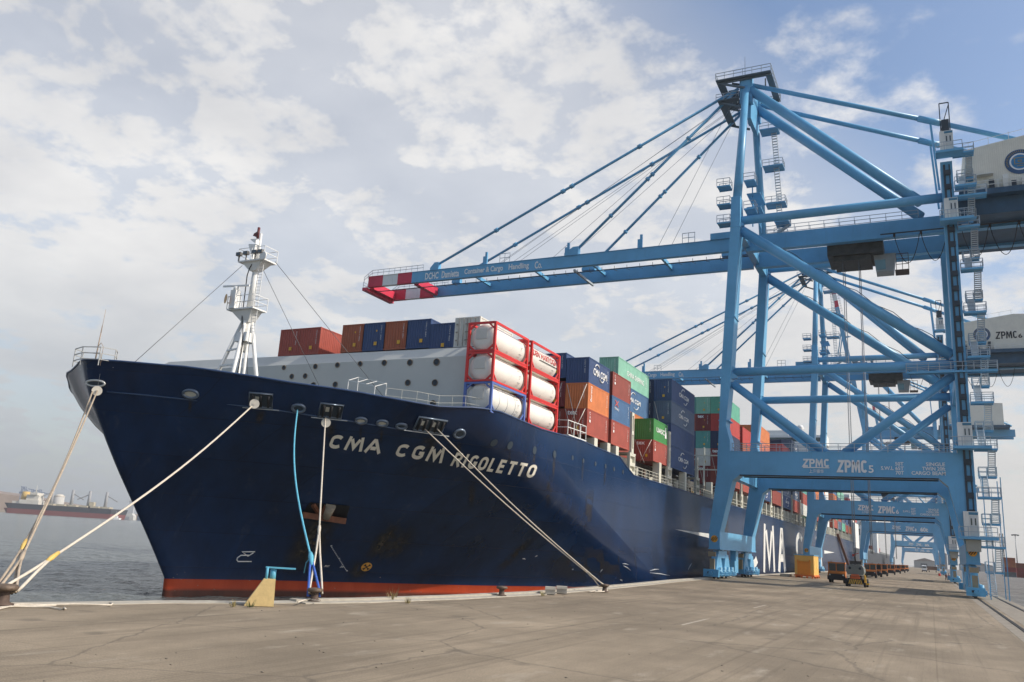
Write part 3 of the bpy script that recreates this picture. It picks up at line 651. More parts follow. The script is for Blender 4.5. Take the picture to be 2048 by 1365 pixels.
def col_x(c): return X0-2.5*c
H8, H9, L20, L40 = 2.591, 2.896, 6.058, 12.192
QS = 'quayside row'
def rowname(c): return QS if c == 0 else ('second row in', 'third row in', 'fourth row in')[c-1]
# bay A: two 20 ft stacks right behind the tank containers
for k, (c, s, e) in enumerate((('brick red', 'vertical', 'tex'), ('orange', 'florens', 'plain'), ('navy blue', 'cma', 'plain'))):
    container(X0, 75.0, 13.87+k*2.6, c, f'{c} container with ribbed end, {TIER[k]}, just aft of the red tank frames', side=s, end=e)
for k, (c, s) in enumerate((('brick red', 'vertical'), ('steel blue', 'cross'), ('rust red', 'vertical'))):
    container(X0, 82.05, 13.87+k*2.6, c, f'{c} container, {TIER[k]}, second short stack aft of the tank containers', side=s)
for cc in (1, 2):
    for k, c in enumerate((('rust red', 'dark red', 'navy blue'), ('brick red', 'navy blue', 'rust red'))[cc-1]):
        container(col_x(cc), 75.0, 13.87+k*2.6+(.35 if k == 2 and cc == 1 else 0)+(.2 if k and cc == 1 else 0), c, f'{c} container, {TIER[k]}, {rowname(cc)}, between tank frames and first stack', L=L40, H=H8, end='plate')
# bay U
for k, (c, s, e) in enumerate((('brick red', 'vertical', 'tex'), ('dark green', 'uasc', 'plain'))):
    container(X0, 97.25, 13.75+k*2.6, c, ('bottom red container under the green one with white letters', 'dark green short container with white letters, on top of a red one')[k], side=s, end=e)
z = 13.75
for k, (c, s, h) in enumerate((('rust red', None, H9), ('orange', None, H9), ('steel blue', 'cma_small', H9), ('pale green', 'green', H9))):
    container(col_x(1), 90.8, z, c, f'long {c} container, {TIER[k]}, tall stack inboard of the short green one', L=L40, H=h, side=s, end='plate' if k == 3 else None); z += h+.02
for k, c in enumerate(('navy blue', 'rust red', 'navy blue')): container(col_x(2), 90.8, 13.75+k*H9, c, f'{c} long container, {TIER[k]}, third row in behind the pale green one', L=L40, H=H9)
# bay C: four navy boxes
for k in range(4):
    container(X0, 105.0, 13.78+k*2.92, ('navy blue', 'navy blue', 'slate blue', 'navy blue')[k], f'navy blue long container with white letters, {TIER[k]} of the all navy stack', L=L40, H=H9, side=('cma_small', None, 'cma_small', 'cma_small')[k], end='plate')
    container(col_x(1), 105.0, 13.78+k*2.92, 'dark navy', f'dark navy long container, {TIER[k]}, second row in beside the all navy stack', L=L40, H=H9, end='plate')
# bay D
for cc, lst in ((0, ('rust red', 'dark red', 'dark navy', 'bright red', 'sea green')), (1, ('dark red', 'white', 'teal', 'dark red', 'pale green')), (2, ('navy blue', 'rust red', 'navy blue', 'brick red', 'teal'))):
    for k, c in enumerate(lst):
        container(col_x(cc), 137.7, 14.45+k*2.92, c, f'{c} container, {TIER[k]}, {rowname(cc)}, green topped stack behind near crane leg', L=L40, H=H9, end='tex' if c in ('dark red',) else 'plate')
# aft bays
AFT = [(152.3, (('brick red', 'rusty orange', 'rusty orange', 'bright red'), ('navy blue', 'rust red', 'rusty orange', 'rust red'))),
       (169.5, (('navy blue', 'rust red', 'navy blue', 'salmon orange', 'orange'), ('teal', 'rust red', 'navy blue', 'brick red', 'orange'))),
       (184.0, (('rust red', 'navy blue', 'teal'), ('rust red', 'teal', 'navy blue', 'orange', 'orange'))),
       (198.8, (('navy blue', 'slate blue', 'navy blue', 'dark red', 'bright red'), ('rust red', 'navy blue', 'brick red', 'teal', 'bright red'), ('rust red', 'navy blue', 'teal', 'navy blue', 'brick red'))),
       (214.0, (('brick red', 'slate blue', 'navy blue', 'teal', 'rust red', 'slate blue'), ('rust red', 'navy blue', 'teal', 'navy blue', 'brick red', 'dark navy'), ('teal', 'orange', 'navy blue', 'rust red', 'navy blue', 'dark navy')))]
pal = ['navy blue', 'slate blue', 'rust red', 'brick red', 'teal', 'sea green', 'pale green', 'orange', 'bright red', 'steel blue', 'dark navy', 'white', 'navy blue', 'brick red']
for y in (229.2, 244.5, 259.6, 274.8, 313, 328.2, 343.4, 358.6, 373.8):
    AFT.append((y, tuple(tuple(random.choice(pal) for k in range(random.choice((5, 5, 6) if y < 300 else (4, 5, 5)))) for cc in range(2))))
ORD = ['first', 'second', 'third', 'fourth', 'fifth', 'sixth', 'seventh', 'eighth', 'ninth', 'tenth', 'eleventh', 'twelfth', 'thirteenth', 'fourteenth']
for i, (y, colsx) in enumerate(AFT):
    for cc, lst in enumerate(colsx):
        for k, c in enumerate(lst):
            big = y < 216 and cc == 0
            container(col_x(cc), y, 14.4+k*2.92, c, f'{c} container, {TIER[k]}, {rowname(cc)}, {ORD[i]} stack aft of the near crane leg', L=L40, H=H9, simple=not big, side='cma_small' if big and c in ('slate blue', 'navy blue') else None, end='plate' if big else None)
# bow row on top behind the breakwater
BOW = [(-51.9, 'brick red', 0), (-49.5, 'brick red', 0), (-44.55, 'rusty orange', 0), (-42.2, 'navy blue', 0), (-39.85, 'rusty orange', 0), (-37.5, 'navy blue', 0), (-35.1, 'navy blue', -.5)]
for k, (x, c, dz) in enumerate(BOW):
    lab = ('rust red container at the seaward end of the bow row above the breakwater', 'rust red container, second from the seaward end, next to the gap in the bow row', 'rusty orange container just past the gap in the bow row', 'navy blue container between two rusty ones on the bow row', 'rusty red container between two navy ones on the bow row', 'taller navy blue container near the white reefer on the bow row', 'lower navy blue container touching the white reefer on the bow row')[k]
    container(x, 57.9, 18.97+dz, c, lab, side=None, end='plate', L=L20 if k != 1 else L20)
rf = container(-32.65, 57.9, 18.85, 'white', 'white container with rusty door bars between navy box and red tank frame', end=None)
mb = MB()
for x in (-2.0, -1.55, -.9, -.45): mb.tube((x, -.05, .1), (x, -.05, 2.5), .03, n=6)
for z in (.6, 1.3, 2.0):
    for x in (-2.2, -1.3, -1.1, -.2): mb.box(x-.08, x+.08, -.07, -.01, z-.05, z+.05)
mb.box(-1.235, -1.205, -.06, 0, .16, 2.45); mb.build('door_bars', mat('worn_bar_steel', (.35, .31, .26), .6, .3, var=.3), rf)
mb = MB(); mb.box(-.95, -.75, -.03, -.005, 1.0, 1.25); mb.face([(-.45, -.02, 1.05), (-.2, -.02, 1.05), (-.32, -.02, 1.3)]); mb.build('warning_label', mat('label_ochre', (.45, .3, .05), .6), rf)

# tank containers
TANKW = mat('tank_cream', (.77, .74, .67), .42, var=.06, rust=.12, scale=.7)
TBLUE = mat('tank_frame_blue', (.10, .16, .42), .5, var=.1, rust=.2)
def tank_container(x, y, z, frame_mat, label, text=None, rings=False):
    W, L, H = 2.438, 6.058, 2.40; b = .11
    t = thing('tank_container', label, 'tank container', (x, y, z), 'tank containers stacked at the bow')
    mb = MB()
    for xx in (-W+b/2, -b/2):
        for yy in (b/2, L-b/2): mb.box(xx-.1, xx+.1, yy-.1, yy+.1, 0, H)
        for zz in (.07, H-.06): mb.bar((xx, .12, zz), (xx, L-.12, zz), .15, .18)
        for yy, s in ((b/2, 1), (L-b/2, -1)):
            mb.bar((xx, yy+s*.05, .75), (xx, yy+s*.75, .1), .08, .1)
    for yy in (b/2, L-b/2):
        for zz in (.07, H-.06): mb.bar((-W+.12, yy, zz), (-.12, yy, zz), .15, .18)
        for s, xx in ((1, -W+b), (-1, -b)):
            for z0, z1 in ((.55, .12), (H-.55, H-.12)): mb.bar((xx, yy, z0), (xx+s*.5, yy, z1), .12, .13)
    mb.build('frame', frame_mat, t)
    mb = MB(); r = 1.15; cz = H/2+.02
    prof = [(.05, .13), (.6, .16), (.9, .23), (1.06, .32), (r, .5), (r, L-.5), (1.06, L-.32), (.9, L-.23), (.6, L-.16), (.05, L-.13)]
    mb.lathe((-W/2, 0, cz), prof, 28, 'Y'); tk = mb.build('tank', TANKW, t)
    if rings:
        mb = MB()
        for yy in (1.6, 3.0, 4.4): mb.lathe((-W/2, yy, cz), [(r+.012, -.03), (r+.02, 0), (r+.012, .03)], 28, 'Y')
        mb.build('band', GREY, tk)
    mb = MB(); mb.box(-W/2-.25, -W/2+.25, .6, L-.6, H-.12, H-.07); mb.lathe((-W/2, L/2, H-.2), [(.28, 0), (.28, .12)], 12); mb.box(-W+.1, -.1, .35, .6, .05, .3); mb.box(-W+.1, -.1, L-.6, L-.35, .05, .3); mb.build('walkway', GREY, t)
    mb = MB()
    for yy, zz, w in ((L*.8, cz+.55, .5), (L*.82, cz+.15, .35), (L*.45, .55, .18), (L*.8, .8, .45)):
        dz = zz-cz; xx = -W/2+math.sqrt(max(r*r-dz*dz, 0))+.02
        for q in range(3): mb.box(xx-.01, xx, yy-w/2, yy+w/2-.1*q, zz-.03-q*.12, zz+.0-q*.12)
    mb.build('markings', mat('stencil_grey', (.3, .3, .29), .6), t)
    if text:
        def fn(u, v, z0=.02, z1=.56, y0=.45, y1=5.6):
            a = math.asin(min(.98, (z0+(z1-z0)*v)/r)); return V((-W/2+math.cos(a)*(r+.05), y0+(y1-y0)*u, cz+math.sin(a)*(r+.05)))
        mb = MB(); put_text(mb, text, fn, .02); mb.build('lettering', mat('lettering_red', (.45, .05, .04), .5), tk)
        mb = MB(); mb.face([fn(u, v) for u, v in ((.25, -.32), (1, -.32), (1, -.2), (.25, -.2))]); mb.build('stripe', BLACK, tk)
    mb = MB(); mb.box(-W+.65, -.8, .1, .11, 1.05, 1.9); 
    for q in range(6): mb.box(-W+.75, -.95-.1*(q % 3), .092, .1, 1.1+q*.12, 1.14+q*.12)
    mb.build('notice_plate', mat('notice_pale', (.6, .58, .53), .5, var=.1), tk)
    return t
for k in range(3):
    zt = 12.88+k*2.42
    tank_container(-29.75, 55.3, zt, TBLUE if k == 0 else RED, ('cream banded tank in a blue frame, lowest behind the breakwater', 'cream tank in a red frame, middle one, on the blue framed tank', 'cream tank in a red frame, topmost of the stack next to the white container')[k], rings=(k == 0))
    tank_container(-29.6, 61.8, zt, RED, ('cream tank in a red frame, lowest of the stack aft, by the deck edge', 'cream tank in a red frame, middle of the aft stack under the lettered tank', 'cream tank with red lettering and black stripe in a red frame, topmost')[k], "DEN HARTOGH" if k == 2 else None)

# ------------------------------------------------------------------ ship: breakwater, deck structures, mast, bridge
mb = MB(); BWY = 56.6
mb.hexa([(-68.5, BWY, 12.6), (-31.6, BWY, 12.6), (-31.6, BWY+.35, 12.6), (-68.5, BWY+.35, 12.6), (-70, BWY-.02, 17.75), (-31.5, BWY, 17.75), (-31.5, BWY+.35, 17.75), (-70, BWY+.35, 17.75)])
mb.hexa([(-70, BWY-.02, 17.75), (-31.5, BWY, 17.75), (-31.5, BWY+.35, 17.75), (-70, BWY+.35, 17.75), (-68, BWY+.6, 18.85), (-32.0, BWY+.6, 18.62), (-32.0, BWY+.7, 18.62), (-68, BWY+.7, 18.85)])
BW = mat('breakwater_pale_grey', (.55, .55, .51), .55, var=.05, scale=.3, streak=.12, rustcol=(.35, .27, .17))
bw = mb.build('breakwater', BW, ship)
for a, b_, r in ((95, 463, .2), (148, 523, .22), (240, 520, .22), (295, 582, .24), (310, 455, .22), (445, 578, .24), (460, 445, .22), (615, 437, .22), (780, 430, .24), (955, 428, .25), (1137, 425, .28), (940, 566, .25), (1125, 566, .26), (1112, 708, .25)):
    p = on_y(540+a/3.413, 600+b_/3.413, BWY-.04); mb = MB(); mb.disc(p, (0, -1, 0), r, 16); h = mb.build('drain_hole', CRANE_D, bw)
    mb = MB(); mb.path([p+V((math.cos(t)*r, -.01, math.sin(t)*r)) for t in [2*math.pi*k/14 for k in range(15)]], .035, 5); mb.build('hole_rim', mat('rusty_rim', (.22, .16, .1), .7), h)
mb = MB(); mb.box(-32.1, -31.7, BWY+.36, BWY+.5, 12.6, 17.6); mb.box(-33, -31.7, BWY+.5, BWY+.7, 12.6, 13.6); mb.build('stiffener', CREAM, bw)
mb = MB(); mb.box(-69, -32.6, 57.6, 70.5, 12.7, 18.8); mb.build('hatch_coaming', mat('coaming_dark', (.12, .12, .115), .7, var=.3), ship)
def railing(mb, pts, h=1.05, n=2, r=.028, step=1.5):
    for a, b_ in zip(pts[:-1], pts[1:]):
        a = V(a); b_ = V(b_); L = (b_-a).length; k = max(1, round(L/step))
        for j in range(k+1): q = a.lerp(b_, j/k); mb.bar(q, q+V((0, 0, h)), r*2)
        for j in range(n): z = V((0, 0, h*(1-j/n))); mb.bar(a+z, b_+z, r*2)
mb = MB(); z0 = 13.1; railing(mb, [(-34.8, 48.6, 12.5), (-33.2, 50.2, 12.5), (-32.4, 52, 12.5), (-31.2, 53.9, 12.8), (-30.6, 56.2, 12.9), (-30.4, 59, 13.0)], 1.1, 2, .009, 1.2)
mb.build('forecastle_railing', CREAM, ship)
mb = MB()
P = [on_y(697, 761, 52.2), on_y(717, 755, 54.2), on_y(773, 767, 54.2), on_y(750, 773, 52.2)]
for a, b_ in zip(P, P[1:]+P[:1]): mb.bar(a, b_, .05)
for a in P: mb.bar(a, V((a.x, a.y, 11)), .05)
for t in (.33, .66): mb.bar(P[0].lerp(P[3], t), P[1].lerp(P[2], t), .04)
mb.build('companion_canopy', WHITE, ship)
mb = MB(); A = [on_x(x, y, -29.7) for x, y in ((1121, 872), (1121, 851), (1168, 851), (1168, 872))]
railing(mb, [(-30.6, 70.0, 13.25), (-29.5, 70.2, 13.25), (-29.3, 74.3, 13.25), (-29.9, 74.4, 13.25)], 1.3, 2, .03, 1.5); mb.box(-30.8, -29.3, 70, 74.5, 13.1, 13.2); mb.bar((-29.6, 72.6, 12.4), (-29.6, 72.6, 13.2), .12); mb.build('bunker_platform', WHITE, ship)
# lashing bridges, hatch pedestals and deck clutter along the side
def slot_post(mb, y, z0, z1, w=.55):
    x = -29.42; mb.box(x-.35, x, y, y+.16, z0, z1); mb.box(x-.35, x, y+w-.16, y+w, z0, z1); mb.box(x-.35, x, y+.16, y+w-.16, z0, z0+.5)
    mb.box(x-.35, x, y+.16, y+w-.16, z1-.35, z1); mb.box(x-.35, x, y+.16, y+w-.16, (z0+z1)/2-.2, (z0+z1)/2+.2); mb.box(x-.33, x-.28, y+.16, y+w-.16, z0, z1)
ys = [(88.7, 18.3), (103.9, 18.3), (118.6, 16.6), (134.0, 20), (150.6, 20), (166.2, 19.2), (182.0, 17.3), (196.9, 19.2), (212.2, 18.2), (227.2, 18), (242.4, 18.5), (257.6, 18.5), (272.8, 19), (288, 18), (311.2, 18), (326.4, 18), (341.6, 18), (356.8, 18), (372, 18), (386.5, 18)]
for y, zt in ys:
    mb = MB(); slot_post(mb, y, 13.7, zt, .75); slot_post(mb, y-.5, 11.2, 13.7, 1.9); mb.box(-36.5, -29.4, y-.6, y+1.5, 13.55, 13.7)
    for z in (16.3, 18.6):
        if z < zt: mb.box(-45, -29.9, y+.1, y+.6, z, z+.15)
    for x in (-32.2, -34.7, -37.2): mb.bar((x, y+.3, 13.7), (x, y+.3, zt), .25)
    mb.build('lashing_bridge', CREAM, ship)
ped = [76.8, 80.6, 83.3, 99.4, 111.6, 127.2]
y = 141
while y < 388: ped.append(y); y += 4.9
for y in ped:
    mb = MB(); w = .9 if y < 130 else .5; mb.box(-30.2, -29.35, y, y+w, 11.2 if y > 86 else 12.4, 13.8); mb.build('hatch_pedestal', CREAM, ship)
mb = MB(); mb.box(-72, -31.6, 74, 392, 11, 13.6); mb.build('hatch_covers', mat('hatch_dark', (.1, .095, .085), .8, var=.4, scale=.8), ship)
mb = MB(); random.seed(3)
y = 90.5
while y < 200:
    y += .5+random.random()*1.1; h = .4+random.random()*1.5; x = -31.2+random.random()*.5
    mb.mi = random.choice((0, 0, 0, 0, 1, 2, 3)); mb.box(x-.3, x, y, y+.25+random.random()*.7, 11.2, 11.2+h)
mb.build('deck_fittings', [CREAM, mat('fitting_ochre', (.42, .3, .14), .6), RUST, mat('fitting_red', (.45, .1, .06), .6)], ship)
mb = MB(); railing(mb, [(-29.45, 90, 11.25), (-29.45, 138, 11.25)], 1.1, 3, .022, 1.4); railing(mb, [(-29.45, 138, 11.25), (-29.45, 392, 11.25)], 1.1, 2, .03, 3.0); mb.build('deck_railing', CREAM, ship)
# lashing rods on the first stack
ROD = mat('lashing_rod_steel', (.5, .47, .42), .5, .4)
for a, b_ in (((-31.75, 74.9, 18.9), (-30.0, 74.4, 13.2)), ((-29.65, 74.9, 18.9), (-31.6, 74.4, 13.2)), ((-31.8, 74.85, 16.4), (-30.6, 74.4, 13.2)), ((-29.7, 74.85, 16.4), (-31.0, 74.4, 13.2)), ((-34.3, 74.85, 16.8), (-32.4, 74.4, 13.2)), ((-32.3, 74.85, 19.1), (-33.6, 74.4, 14)),
             ((-31.8, 97.1, 16.3), (-30.4, 96.6, 13.4)), ((-29.7, 97.1, 16.3), (-31.0, 96.6, 13.4)), ((-31.8, 104.9, 22.4), (-30.6, 104.4, 18)), ((-32.0, 137.5, 20.2), (-30.4, 137.1, 14)), ((-34.4, 137.5, 20.2), (-32.9, 137.1, 14))):
    mb = MB(); mb.tube(a, b_, .035, n=6); mb.build('lashing_rod', ROD, ship)
# bow railing with jackstaff
mb = MB(); pts = [(-50.7+1.7*math.sin(t), 36.6-1.1*math.cos(t), 13.15) for t in [R(a) for a in range(-150, 151, 50)]]
railing(mb, pts, 1.25, 3, .025, 1.1); mb.build('bow_railing', mat('weathered_rail', (.42, .42, .4), .6, var=.2), ship)
mb = MB(); mb.tube((-50.2, 36.2, 13.2), (-50.1, 36.2, 16.0), .05, .03, 6); mb.tube((-50.1, 36.2, 15.5), (-50.05, 36.2, 17.2), .018, .012, 6); mb.path([(-50.2, 36.2, 14.5), (-49.9, 36.2, 14.8), (-49.6, 36.2, 14.5), (-49.6, 36.2, 13.2)], .02, 5); mb.build('jackstaff', mat('jackstaff_wood', (.4, .3, .22), .6), ship)
# foremast
MX, MY = -50.7, 50.0
mast = MB(); mast.tube((MX, MY, 17.4), (MX, MY+.1, 21), .35, .33, 14); mast.tube((MX, MY, 21), (MX, MY+.1, 25.5), .31, .27, 14); mast.tube((MX, MY+.1, 25.7), (MX, MY+.1, 28.0), .14, .1, 8)
mo = mast.build('foremast', WHITE, ship)
for dx, dy in ((-4.6, -.4), (.3, -1.8), (2.3, .8)):
    mb = MB(); mb.tube((MX+dx, MY+dy, 10.6), (MX+dx*.12, MY+dy*.2, 20.0), .19, .15, 10); mb.build('mast_leg', WHITE, mo)
mb = MB(); mb.tube((MX+.6, MY-.2, 10.6), (MX+.25, MY, 18.5), .12, n=8); mb.tube((MX+.35, MY-.5, 10.6), (MX+.1, MY-.4, 18.5), .1, n=8)
for z in (14.6, 16.2, 17.5): w = 4.6*(1-(z-10.6)/9.4*.88); mb.bar((MX-w, MY-.3, z), (MX+.12, MY-.8, z), .13)
mb.hexa([(MX-.7, MY-.6, 18.2), (MX+.6, MY-.6, 18.2), (MX+.6, MY+.6, 18.2), (MX-.7, MY+.6, 18.2), (MX-.5, MY-.5, 19), (MX+.5, MY-.5, 19), (MX+.5, MY+.5, 19), (MX-.5, MY+.5, 19)]); mb.build('leg_brace', WHITE, mo)
def platform(z, x0, x1, y0, y1, drop):
    mb = MB(); mb.box(x0, x1, y0, y1, z, z+.12)
    mb.hexa([(MX-.36, MY-.36, z-drop), (MX+.36, MY-.36, z-drop), (MX+.36, MY+.36, z-drop), (MX-.36, MY+.36, z-drop), (x0+.3, y0+.2, z), (x1-.3, y0+.2, z), (x1-.3, y1-.2, z), (x0+.3, y1-.2, z)])
    pf = mb.build('mast_platform', WHITE, mo); mb = MB(); railing(mb, [(x0, y0, z+.1), (x1, y0, z+.1), (x1, y1, z+.1), (x0, y1, z+.1), (x0, y0, z+.1)], 1.1, 2, .022, 1.2); mb.build('railing', WHITE, pf)
platform(20.9, MX-1.7, MX+1.25, MY-.95, MY+.7, 1.0); platform(25.2, MX-1.35, MX+1.55, MY-.8, MY+.8, .7)
mb = MB(); mb.box(MX-1.35, MX-.75, MY-1.1, MY-.5, 21.0, 22.6); mb.tube((MX-1.05, MY-.8, 22.6), (MX-1.05, MY-.8, 22.95), .28, .22, 10); mb.bar((MX-2.4, MY-1.0, 23.05), (MX+.3, MY-.7, 23.0), .12, .14); mb.build('radar_scanner', WHITE, mo)
mb = MB(); mb.disc((MX-1.6, MY-1.3, 21.8), (-.5, -1, 0), .42, 18); mb.build('gong_plate', mat('bronze_plate', (.3, .17, .05), .4, .6), mo)
for x, y in ((MX-1.25, -.8), (MX-.4, -.85), (MX+.6, -.85), (MX+1.2, -.8)):
    mb = MB(); mb.box(x-.25, x+.25, MY+y-.2, MY+y+.1, 25.75, 26.05); mb.bar((x, MY+y, 25.3), (x, MY+y, 25.75), .08); fl = mb.build('floodlight', mat('lamp_housing', (.16, .15, .14), .5), mo)
    mb = MB(); mb.face([(x-.2, MY+y-.21, 25.78), (x+.2, MY+y-.21, 25.78), (x+.2, MY+y-.21, 26.0), (x-.2, MY+y-.21, 26.0)]); mb.build('lens', GLASS, fl)
mb = MB(); mb.lathe((MX+1.5, MY-.85, 25.5), [(.35, -.06), (.42, 0), (.35, .06)], 16, 'Y'); mb.build('lifebuoy', WHITE, mo)
mb = MB(); mb.hexa([(MX-.9, MY-.3, 26.9), (MX-.2, MY-.3, 25.5), (MX-.2, MY+.2, 25.5), (MX-.9, MY+.2, 26.9), (MX-.9, MY-.3, 27.0), (MX-.1, MY-.3, 26.9), (MX-.1, MY+.2, 26.9), (MX-.9, MY+.2, 27.0)]); mb.hexa([(MX-.6, MY-.4, 27.3), (MX, MY-.4, 26.9), (MX, MY+.2, 26.9), (MX-.6, MY+.2, 27.3), (MX-.7, MY-.4, 27.4), (MX, MY-.4, 27.35), (MX, MY+.2, 27.35), (MX-.7, MY+.2, 27.4)]); mb.build('light_screen', WHITE, mo)
mb = MB(); mb.tube((MX+.05, MY-.3, 27.4), (MX+.05, MY-.3, 28.4), .12, n=8); mb.hexa([(MX-.5, MY-.35, 27.7), (MX, MY-.35, 27.5), (MX, MY-.3, 27.5), (MX-.5, MY-.3, 27.7), (MX-.4, MY-.35, 27.9), (MX+.1, MY-.35, 28.1), (MX+.1, MY-.3, 28.1), (MX-.4, MY-.3, 27.9)]); mb.build('mast_light', mat('lamp_maroon', (.12, .03, .03), .5), mo)
mb = MB()
for k in range(24): mb.bar((MX+.75, MY-.4, 19+k*.28), (MX+1.15, MY-.3, 19+k*.28), .03)
mb.bar((MX+.75, MY-.4, 18), (MX+.75, MY-.4, 25.3), .04); mb.bar((MX+1.15, MY-.3, 18), (MX+1.15, MY-.3, 25.3), .04); mb.build('ladder', WHITE, mo)
mb = MB(); mb.path([(MX+.1, MY-.47, 25.2), (MX-.15, MY-.55, 24.6), (MX-.35, MY-.5, 24), (MX-.4, MY-.4, 22), (MX-.2, MY-.55, 20.2), (MX+.1, MY-.6, 19.2), (MX+.35, MY-.6, 18), (MX+.2, MY-.7, 12)], .045, 6); mb.build('cable', BLACK, mo)
WIRE = mat('stay_wire', (.12, .12, .12), .5, .5)
for a, b_ in (((MX-1.6, MY, 25.2), (-50.2, 38.5, 13.2)), ((MX+2.1, MY, 25.2), (-39.5, 56.2, 13.5)), ((MX+.3, MY+.4, 25.0), (-46.2, 56.2, 13.8)), ((MX-.6, MY+.3, 20.8), (-54, 55, 12))):
    mb = MB(); mb.tube(a, b_, .022, n=5); mb.build('stay_wire', WIRE, mo)
# bridge house far aft, funnel
mb = MB(); mb.box(-71, -30.4, 294.5, 306, 11, 38); mb.box(-66, -35, 294.0, 306, 38, 41); mb.box(-72, -29.4, 295, 303, 41, 44.2); mb.box(-60, -42, 296, 303, 44.2, 46); bh = mb.build('bridge_house', WHITE, ship)
mb = MB()
for lv in range(6):
    for k in range(9): x = -67+k*4; mb.face([(x, 294.45, 15+lv*4), (x+1.2, 294.45, 15+lv*4), (x+1.2, 294.45, 16.2+lv*4), (x, 294.45, 16.2+lv*4)])
mb.face([(-71, 294.95, 42), (-30, 294.95, 42), (-30, 294.95, 43.4), (-71, 294.95, 43.4)]); mb.build('window', GLASS, bh)
mb = MB(); mb.lathe((-38, 297, 47), [(.3, -1.2), (.9, -.6), (1.2, 0), (.9, .7), (.1, 1.1)], 12); mb.tube((-38, 297, 44), (-38, 297, 46), .4); mb.tube((-44, 298, 46), (-44, 298, 52), .15); mb.tube((-42, 298, 46), (-42, 298, 51), .12); mb.build('antenna', WHITE, bh)
mb = MB(); mb.bar((-29.0, 318, 12.4), (-28.2, 352, .8), .9, .15); 
for s in (-.45, .45): mb.bar((-29.0+s, 318, 13.4), (-28.2+s, 352, 1.8), .06)
mb.build('gangway', mat('gangway_brown', (.2, .08, .05), .6), ship)

# ------------------------------------------------------------------ ship-to-shore cranes
RAILM = mat('crane_handrail', (.38, .42, .45), .5, .2)
CGREY = mat('crane_cabin_white', (.74, .72, .66), .5, var=.06, streak=.15)
NEAR, FAR = -11.5, 11.5
def sea_x(z): return lerp_tab([(0, -26.1), (4, -25.9), (17, -24.9), (28, -24.2), (50, -22.9), (60, -22.9)], z)
LX = 4.5
def prism(mb, sec, y0, y1):       # polygon in x,z pushed along y
    n = len(sec); vs = [(x, y0, z) for x, z in sec]+[(x, y1, z) for x, z in sec]
    mb._add(vs, [tuple(range(n))[::-1], tuple(range(n, 2*n))]+[(i, (i+1) % n, n+(i+1) % n, n+i) for i in range(n)]); return mb
def zigzag_rail(mb, a, b_, h=1.1, r=.035, step=2.0): railing(mb, [a, b_], h, 2, r, step)

